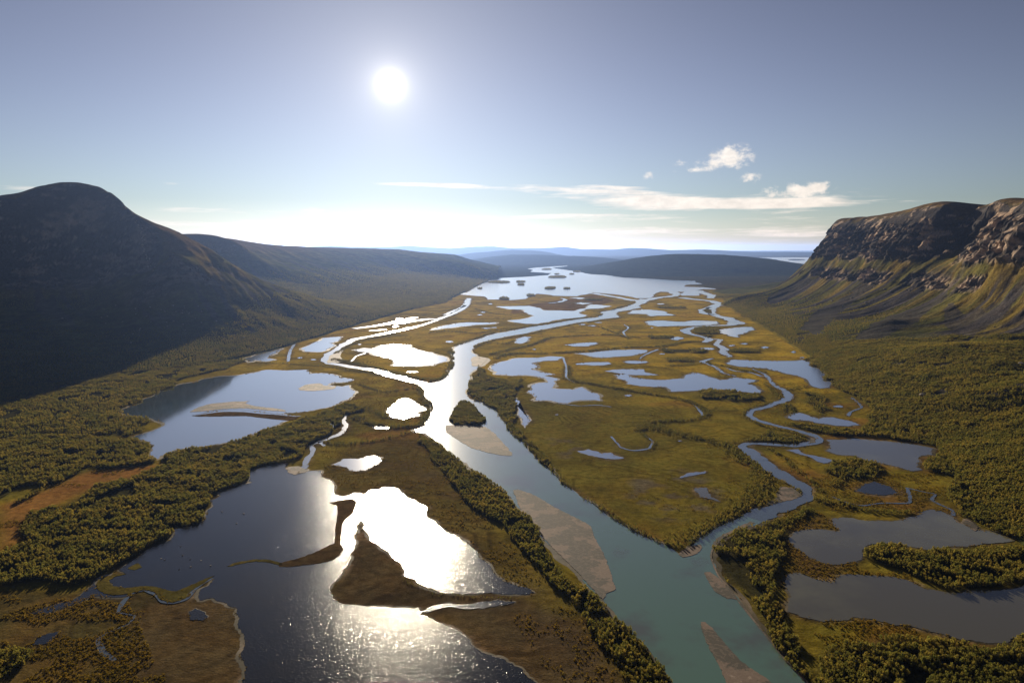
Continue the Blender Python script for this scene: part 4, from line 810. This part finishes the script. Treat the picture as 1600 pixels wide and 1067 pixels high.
tri = region([(500,740),(540,700),(650,680),(720,770),(850,900),(960,1030),(1010,1090),(830,1080),(700,960),(520,940),(560,815),(620,760),(540,780)], 4); gc = lay(gc, tri * .85, (0.105, 0.080, 0.024)); gc = lay(gc, tri * sm(m2, 0, .5) * .6, (0.080, 0.055, 0.026))
mud = region([(515,925),(560,815),(640,900),(800,930),(900,970),(1000,1090),(830,1080),(740,1000),(660,960),(540,945)], 3); gc = lay(gc, mud * .8, (0.072, 0.052, 0.030))
gc = lay(gc, region([(800,480),(930,460),(960,470),(900,490),(800,490)], 2) * .7, (0.12, 0.07, 0.035))
gc = lay(gc, region([(1290,800),(1230,830),(1240,900),(1300,905),(1340,880),(1280,870)], 3), COL_SEDGE * 1.4)
gc = lay(gc, np.clip(wb * 2.4, 0, 1) * (.45 + .45 * sm(m2, -.2, .3)), (0.070, 0.050, 0.030)); gc = lay(gc, sm(wb, .18, .42) * sm(fbm(gx_ / 24, gy_ / 24, oct=3, seed=407), .12, .35) * .7, (0.26, 0.20, 0.14))
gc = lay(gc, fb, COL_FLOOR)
# outside the delta the valley floor is forest
far = sm(gy_, 5600, 7200); gc = lay(gc, far, FORC)
gc = lay(gc, np.maximum(sm(gx_ - np.interp(gy_, [0, 600, 1500, 3000, 5000], [900, 700, 900, 1150, 1500]), 0, 200), sm(np.interp(gy_, [0, 600, 1500, 2500, 4000, 6000], [-1200, -1200, -1150, -800, -700, -700]) - gx_, 0, 120)) * .9, COL_FLOOR)
idx = np.arange(gx_.size).reshape(GX.shape)
fq = np.stack([idx[:-1, :-1], idx[:-1, 1:], idx[1:, 1:], idx[1:, :-1]], -1).reshape(-1, 4)
gz = np.zeros(len(gx_))
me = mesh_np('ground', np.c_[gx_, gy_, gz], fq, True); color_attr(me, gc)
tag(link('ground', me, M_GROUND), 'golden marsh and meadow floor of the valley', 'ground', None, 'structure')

# ------------------------------------------------------------------ trees
def crown_mesh(name, seed, n, h, rad, base, leaf, shape):
    r = np.random.default_rng(seed); v = []; f = []
    lobes = [(r.normal(0, rad * .33), r.normal(0, rad * .33), base + (h - base) * t, rad * s) for t, s in shape]
    for i in range(n):
        lx, ly, lz, lr = lobes[i % len(lobes)]
        d = r.normal(size=3); d /= np.linalg.norm(d); q = lr * (0.45 + 0.55 * r.uniform() ** .5)
        c = np.array([lx, ly, lz]) + d * np.array([q, q, q * 1.05])
        if c[2] > h: c[2] = h - r.uniform(0, .3)
        nrm = d * .7 + r.normal(size=3) * .6; nrm /= np.linalg.norm(nrm)
        a = np.cross(nrm, r.normal(size=3)); a /= np.linalg.norm(a); b = np.cross(nrm, a); s = leaf * r.uniform(.6, 1.35)
        k = len(v)
        v += [c + a * s, c + b * s * .8 + nrm * s * .2, c - a * s * .9, c - b * s * .75 + nrm * s * .15]; f.append((k, k + 1, k + 2, k + 3))
    return mesh_np(name, v, f)
def trunk_mesh(name, seed, h):
    r = random.Random(seed); v = []; f = []
    def limb(a, b, r0, r1, n=5):
        a, b = Vector(a), Vector(b); d = (b - a).normalized(); s = d.orthogonal().normalized(); t = d.cross(s); k = len(v)
        for p, q in ((a, r0), (b, r1)):
            for i in range(n): an = 2 * math.pi * i / n; v.append(tuple(p + s * math.cos(an) * q + t * math.sin(an) * q))
        for i in range(n): f.append((k + i, k + (i + 1) % n, k + n + (i + 1) % n, k + n + i))
    ox, oy = r.uniform(-.3, .3), r.uniform(-.3, .3)
    limb((0, 0, -.3), (ox * .5, oy * .5, h * .42), .11, .085); limb((ox * .5, oy * .5, h * .42), (ox, oy, h * .9), .085, .025)
    for i in range(4):
        z0 = h * (.28 + .13 * i); an = i * 2.3 + r.uniform(-.5, .5); q = 1.3 - .18 * i
        limb((ox * .5, oy * .5, z0), (math.cos(an) * q, math.sin(an) * q, z0 + h * .18), .05, .015, 4)
    return mesh_np(name, v, f)
VAR = []
shapes = [[(.30, .62), (.55, .72), (.80, .5), (.45, .6)], [(.25, .7), (.5, .8), (.72, .62)], [(.35, .5), (.6, .58), (.85, .38), (.2, .5)], [(.3, .75), (.55, .7), (.5, .7), (.8, .45)]]
for i in range(6):
    hh = 5.5; rad = [1.9, 2.1, 1.55, 2.2, 1.8, 2.0][i]
    VAR.append((crown_mesh('birch_crown', 40 + i, 150, hh, rad, .9, .40, shapes[i % 4]), trunk_mesh('birch_trunk', 80 + i, hh)))
for c, t in VAR: c.materials.append(M_LEAF); t.materials.append(M_BARK)
# the 300 trees that show largest stand as things of their own
px = tx / (ty * math.cos(PITCH) + (H - tz) * math.sin(PITCH)) * FPX + W / 2
dep = np.arctan2(H - tz, ty); py = HT / 2 + np.tan(dep - PITCH) * FPX
inv = (px > 4) & (px < W - 4) & (py > 380) & (py < HT - 3)
rng_ = np.sqrt(tx ** 2 + ty ** 2 + (H - tz) ** 2); size = np.where(inv, th / rng_, 0)
big_i = np.argsort(-size)[:300]; rest = np.ones(len(tx), bool); rest[big_i] = False
rest &= (py < 1500) & (np.abs(px - 800) < 1150)
def tree_label(x, y):
    if x > 1265 and y > 985: return ('birch tree on the sunlit rim of the bottom right grove facing the grey pond', 'rim birches of the bottom right grove') if y < 1022 else ('birch tree deep in the bottom right grove near the frame edge', 'inner birches of the bottom right grove') if x < 1440 else ('birch tree at the far right corner of the bottom right grove', 'corner birches of the bottom right grove')
    if x > 1265: return ('birch tree on the wooded peninsula between the two grey ponds', 'birches of the pond peninsula')
    if x > 1105: return ('birch tree at the lower end of the right river bank, opposite the rippled sandbar', 'birches on the lower right river bank') if y > 985 else ('birch tree on the right river bank just below the joining side river', 'birches on the upper right river bank')
    if x > 600: return ('birch tree at the bottom end of the belt along the left river bank', 'birches at the end of the left river bank belt') if y > 1010 else ('birch tree in the left river bank belt beside the long sandbar', 'birches of the left river bank belt')
    return ('birch tree in the small copse in the bottom left corner', 'birches of the bottom left copse') if y > 985 else ('birch tree in the grove beside the dark lake', 'birches of the lakeside grove')
for i in big_i:
    e = bpy.data.objects.new('birch_tree', None); C.objects.link(e); e.empty_display_size = 1
    e.location = (tx[i], ty[i], tz[i]); s = th[i] / 5.5; e.scale = (s * .86, s * .86, s); e.rotation_euler = (0, 0, rnd.uniform(0, 6.28))
    lb, gr = tree_label(px[i], py[i]); tag(e, lb, 'tree', gr)
    cm, tm = VAR[rnd.randrange(6)]
    for nm, m_ in (('crown', cm), ('trunk', tm)):
        o = bpy.data.objects.new(nm, m_); C.objects.link(o); o.parent = e
# all the others: one forest
def protos(name, meshes):
    col = bpy.data.collections.new(name)
    for k, parts in enumerate(meshes):
        vs_, fs_, mi, mats = [], [], [], []; off = 0
        for p in parts:
            n = len(p.vertices); co = np.empty(n * 3, np.float32); p.vertices.foreach_get('co', co); vs_.append(co.reshape(-1, 3))
            li = np.empty(len(p.loops), np.int32); p.loops.foreach_get('vertex_index', li); fs_.append(li.reshape(-1, 4) + off); off += n
            mi.append(np.full(len(p.polygons), len(mats))); mats.append(p.materials[0])
        me = mesh_np(name, np.concatenate(vs_), np.concatenate(fs_))
        for m_ in mats: me.materials.append(m_)
        me.polygons.foreach_set('material_index', np.concatenate(mi).astype(np.int32))
        o = bpy.data.objects.new('%s_%02d' % (name, k), me); col.objects.link(o)
    return col
def scatter(name, x, y, z, s, wide, col, nvar, label, cat, seed):
    r = np.random.default_rng(seed); n = len(x)
    me = bpy.data.meshes.new(name); me.vertices.add(n); me.vertices.foreach_set('co', np.stack([x, y, z], 1).astype(np.float32).ravel())
    a = me.attributes.new('siz', 'FLOAT_VECTOR', 'POINT'); a.data.foreach_set('vector', np.stack([s * wide, s * wide, s], 1).astype(np.float32).ravel())
    a = me.attributes.new('rot', 'FLOAT_VECTOR', 'POINT'); a.data.foreach_set('vector', np.stack([r.normal(0, .05, n), r.normal(0, .05, n), r.uniform(0, 6.28, n)], 1).astype(np.float32).ravel())
    a = me.attributes.new('pick', 'INT', 'POINT'); a.data.foreach_set('value', r.integers(0, nvar, n).astype(np.int32))
    o = bpy.data.objects.new(name, me); C.objects.link(o); tag(o, label, cat, None, 'stuff')
    g = bpy.data.node_groups.new(name, 'GeometryNodeTree'); g.interface.new_socket('Geometry', in_out='INPUT', socket_type='NodeSocketGeometry'); g.interface.new_socket('Geometry', in_out='OUTPUT', socket_type='NodeSocketGeometry')
    gi = g.nodes.new('NodeGroupInput'); go = g.nodes.new('NodeGroupOutput'); ip = g.nodes.new('GeometryNodeInstanceOnPoints'); ci = g.nodes.new('GeometryNodeCollectionInfo')
    ci.inputs['Collection'].default_value = col; ci.inputs['Separate Children'].default_value = True; ci.inputs['Reset Children'].default_value = True
    def at(nm, ty_):
        q = g.nodes.new('GeometryNodeInputNamedAttribute'); q.data_type = ty_; q.inputs['Name'].default_value = nm; return q.outputs['Attribute']
    g.links.new(gi.outputs[0], ip.inputs['Points']); g.links.new(ci.outputs[0], ip.inputs['Instance']); ip.inputs['Pick Instance'].default_value = True
    g.links.new(at('pick', 'INT'), ip.inputs['Instance Index']); g.links.new(at('siz', 'FLOAT_VECTOR'), ip.inputs['Scale']); g.links.new(at('rot', 'FLOAT_VECTOR'), ip.inputs['Rotation'])
    g.links.new(ip.outputs[0], go.inputs[0])
    o.modifiers.new('scatter', 'NODES').node_group = g
    return o
birch = protos('birch', VAR)
scatter('birch_forest', tx[rest], ty[rest], tz[rest], th[rest] / 5.5, .86, birch, 6, 'olive and gold birch forest covering levees, groves and lower slopes', 'forest', 5)
# low willow scrub and sedge tussocks on the open ground
SV = [(crown_mesh('willow', 140 + i, 34, 1.15, .95, .1, .30, [(.3, .7), (.6, .7), (.4, .8)]),) for i in range(4)]
for s_ in SV: s_[0].materials.append(M_SHRUB)
willow = protos('willow', SV)
def scrub(n, x0, x1, y0, y1, seed):
    r = np.random.default_rng(seed); x = r.uniform(x0, x1, n); y = r.uniform(y0, y1, n)
    return x, y
bx, by = [], []
for (n, pts, thr) in [(16000, [(0,930),(200,940),(260,1067),(0,1100),(-100,1100),(-100,930)], -.05), (26000, [(500,700),(650,680),(720,770),(850,900),(960,1030),(1010,1090),(860,1060),(760,900),(640,770),(560,780),(510,745)], -.15), (14000, [(1225,800),(1330,800),(1340,890),(1420,895),(1520,1000),(1300,1020),(1215,930)], .0), (9000, [(1200,700),(1290,740),(1460,740),(1500,800),(1300,800)], -.1), (6000, [(0,780),(140,735),(250,730),(130,770),(30,850),(0,870)], .25), (12000, [(560,590),(660,600),(675,650),(560,690),(500,700),(520,640)], -.1), (12000, [(800,600),(1100,640),(1200,740),(1060,850),(870,750)], .22), (9000, [(1100,570),(1300,610),(1340,660),(1260,680),(1180,650)], 0)]:
    w = gp(pts); lo, hi = w.min(0), w.max(0); x = RNG.uniform(lo[0], hi[0], n); y = RNG.uniform(lo[1], hi[1], n)
    k = inpoly(x, y, w); x, y = x[k], y[k]; k = fbm(x / 28, y / 28, oct=3, seed=81) > thr; bx.append(x[k]); by.append(y[k])
bx = np.concatenate(bx); by = np.concatenate(by); wm, _ = water_mask(bx, by); bx, by = bx[~wm], by[~wm]
print('SHRUBS', len(bx))
scatter('willow_scrub', bx, by, np.full(len(bx), .0), .35 + .9 * RNG.uniform(0, 1, len(bx)) ** 2, 1.1, willow, 4, 'low golden willow scrub and tussocks dotting the marsh', 'scrub', 9)

# reeds and dwarf willow standing along the shores
rx, ry = [], []
for w in WATER:
    D = w[:, 1].mean()
    if D > 3000: continue
    d = np.roll(w, -1, 0) - w; ln = np.linalg.norm(d, axis=1); L_ = ln.sum(); n = int(L_ / max(2.4, D * .0028))
    if n < 3: continue
    cs = np.r_[0, np.cumsum(ln)]; u = RNG.uniform(0, L_, n); i = np.clip(np.searchsorted(cs, u) - 1, 0, len(w) - 1); f = (u - cs[i]) / (ln[i] + 1e-9)
    q = np.stack([-d[i, 1], d[i, 0]], 1) / (ln[i][:, None] + 1e-9); p = w[i] + d[i] * f[:, None] + q * RNG.normal(0, max(1.2, D * .0013), n)[:, None]
    k = (fbm(p[:, 0] / 40, p[:, 1] / 40, oct=3, seed=91) > .02) & ~inpoly(p[:, 0], p[:, 1], WATER[2]); rx.append(p[k, 0]); ry.append(p[k, 1])
for c_, wd_ in [([(45,957),(80,950),(120,940),(150,930)], 6), ([(184,957),(210,962),(200,975),(165,990),(150,1000),(158,1018),(182,1034),(160,1060)], 9), ([(0,968),(20,962),(45,958)], 5), ([(120,1045),(160,1030),(200,1035),(210,1020)], 12), ([(205,930),(225,919),(245,922),(256,938),(275,939),(295,930)], 3), ([(100,1015),(140,1003),(165,1002),(200,1010)], 12)]:
    c_ = catmull(gp(c_), False, 5.0); i = RNG.integers(0, len(c_), 60 * len(c_) // 4); p = c_[i] + RNG.normal(0, wd_ * .5, (len(i), 2)); rx.append(p[:, 0]); ry.append(p[:, 1])
rx = np.concatenate(rx); ry = np.concatenate(ry); lk = inpoly(rx, ry, WATER[0]) & (RNG.uniform(0, 1, len(rx)) < .7); rx, ry = rx[~lk], ry[~lk]
print('REEDS', len(rx))
scatter('shore_reeds', rx, ry, np.full(len(rx), .1), (.35 + .8 * RNG.uniform(0, 1, len(rx)) ** 2) * np.clip(ry / 1100, .8, 1.7), 1.15, willow, 4, 'ragged fringe of reeds and dwarf willow along the shores', 'reeds', 19)

# ------------------------------------------------------------------ boulders on the slopes and stones in the lake
def boulder_mesh(seed):
    r = np.random.default_rng(seed); bm_v = []
    import bmesh
    bm = bmesh.new(); bmesh.ops.create_icosphere(bm, subdivisions=2, radius=1)
    for v in bm.verts:
        d = v.co.normalized(); k = 1.0
        for _ in range(1): pass
        v.co = d
    pl = [(Vector(r.normal(size=3)).normalized(), r.uniform(.55, .85)) for _ in range(9)]
    for v in bm.verts:
        for n_, q in pl:
            e_ = v.co.dot(n_) - q
            if e_ > 0: v.co -= n_ * e_
        v.co.z *= .8
    me = bpy.data.meshes.new('boulder'); bm.to_mesh(me); bm.free(); me.materials.append(M_ROCK); return me
BM = [boulder_mesh(i) for i in range(5)]
def boulder(x, y, z, s, label, group=None):
    o = bpy.data.objects.new('boulder', BM[rnd.randrange(5)]); C.objects.link(o)
    o.location = (x, y, z); o.scale = (s * rnd.uniform(.8, 1.3), s * rnd.uniform(.8, 1.2), s * rnd.uniform(.8, 1.2)); o.rotation_euler = (rnd.uniform(-.4, .4), rnd.uniform(-.4, .4), rnd.uniform(0, 6.28))
    tag(o, label, 'boulder', group)
def on_slope(key, px_, py_):
    d = ray(px_, py_)
    for D in np.arange(600, 5000, 4.0):
        t = D / d[1]; z, *_ = terr_z(key, np.array([d[0] * t]), np.array([D]))
        if H + d[2] * t <= max(z[0], 0): return d[0] * t, D, max(z[0], 0)
    return None
for px_, py_, s, lb in [(1441,620,7,'big pale boulder alone in the forest below the dark scree'), (1596,571,7,'big pale boulder on the heath at the right edge'), (1585,574,4,'smaller boulder beside the big one at the right edge')]:
    q = on_slope('mountain_r', px_, py_)
    if q: boulder(q[0], q[1], q[2] + s * .45, s, lb)
SCR = [((1490, 40), (592, 9), 'pale boulder in the dark scree fan inside the slope forest', 'boulders of the lower scree fan'), ((1425, 55), (447, 8), 'pale boulder below the broken lower rock band of the sunlit mountain', 'boulders under the lower rock band'),
       ((1560, 25), (560, 22), 'pale boulder on the heath near the right edge above the forest', 'boulders on the right heath'), ((1330, 30), (470, 12), 'pale boulder on the streaky scree under the far end of the sunlit cliff', 'boulders under the far cliff end')]
for k in range(84):
    (mx_, sx_), (my_, sy_), lb, gr = SCR[k % 4]; px_, py_ = rnd.gauss(mx_, sx_), rnd.gauss(my_, sy_)
    if px_ > 1598: continue
    q = on_slope('mountain_r', px_, py_)
    if q: boulder(q[0], q[1], q[2] + .6, rnd.uniform(1.6, 3.6) * q[1] / 2000, lb, gr)
for k in range(80):
    if k < 30: t_ = k / 29; px_, py_, lb, gr = 214 + 22 * t_ + rnd.gauss(0, 2.5), 345 + 78 * t_ + rnd.gauss(0, 2), 'pale rock in the sunlit gully on the shoulder of the dark cliff', 'rocks of the cliff gully'
    elif k < 45: px_, py_, lb, gr = rnd.gauss(290, 16), rnd.gauss(498, 7), 'pale boulder in the sunlit rockfall at the foot of the left slope', 'boulders of the left rockfall'
    else: px_, py_, lb, gr = rnd.gauss(215, 62), rnd.gauss(505, 28), 'pale boulder strewn on the shaded slope under the dark cliff', 'boulders on the shaded left slope'
    q = on_slope('mountain_l', px_, py_)
    if q: boulder(q[0], q[1], q[2] + .8, rnd.uniform(2.0, 4.2) * q[1] / 2500, lb, gr)
for px_, py_ in [(285,868),(297,874),(329,884),(298,886),(252,873),(257,875),(280,890),(381,803),(370,818),(282,854),(314,876),(347,800)]:
    x, y = G(px_, py_); boulder(x, y, .35, rnd.uniform(.7, 1.3), 'small stone sticking out of the dark lake', 'stones in the dark lake')

# ------------------------------------------------------------------ haze in the valley air
import bmesh
bm = bmesh.new(); bmesh.ops.create_cube(bm, size=1)
for v in bm.verts: v.co = Vector((v.co.x * 1.0e5 * 4.3, 47000 + v.co.y * 98000, -3 + (v.co.z + .5) * 733))
me = bpy.data.meshes.new('haze'); bm.to_mesh(me); bm.free()
m = mat('haze_air'); t = m.node_tree; o_ = nd(t, 'ShaderNodeOutputMaterial'); pv = nd(t, 'ShaderNodeVolumePrincipled')
pv.inputs['Color'].default_value = (0.30, 0.48, 1.0, 1); pv.inputs['Density'].default_value = 0.95e-5; pv.inputs['Anisotropy'].default_value = 0.65
t.links.new(pv.outputs[0], o_.inputs['Volume'])
tag(link('haze', me, m), 'thin blue haze filling the valley air', 'haze', None, 'stuff')
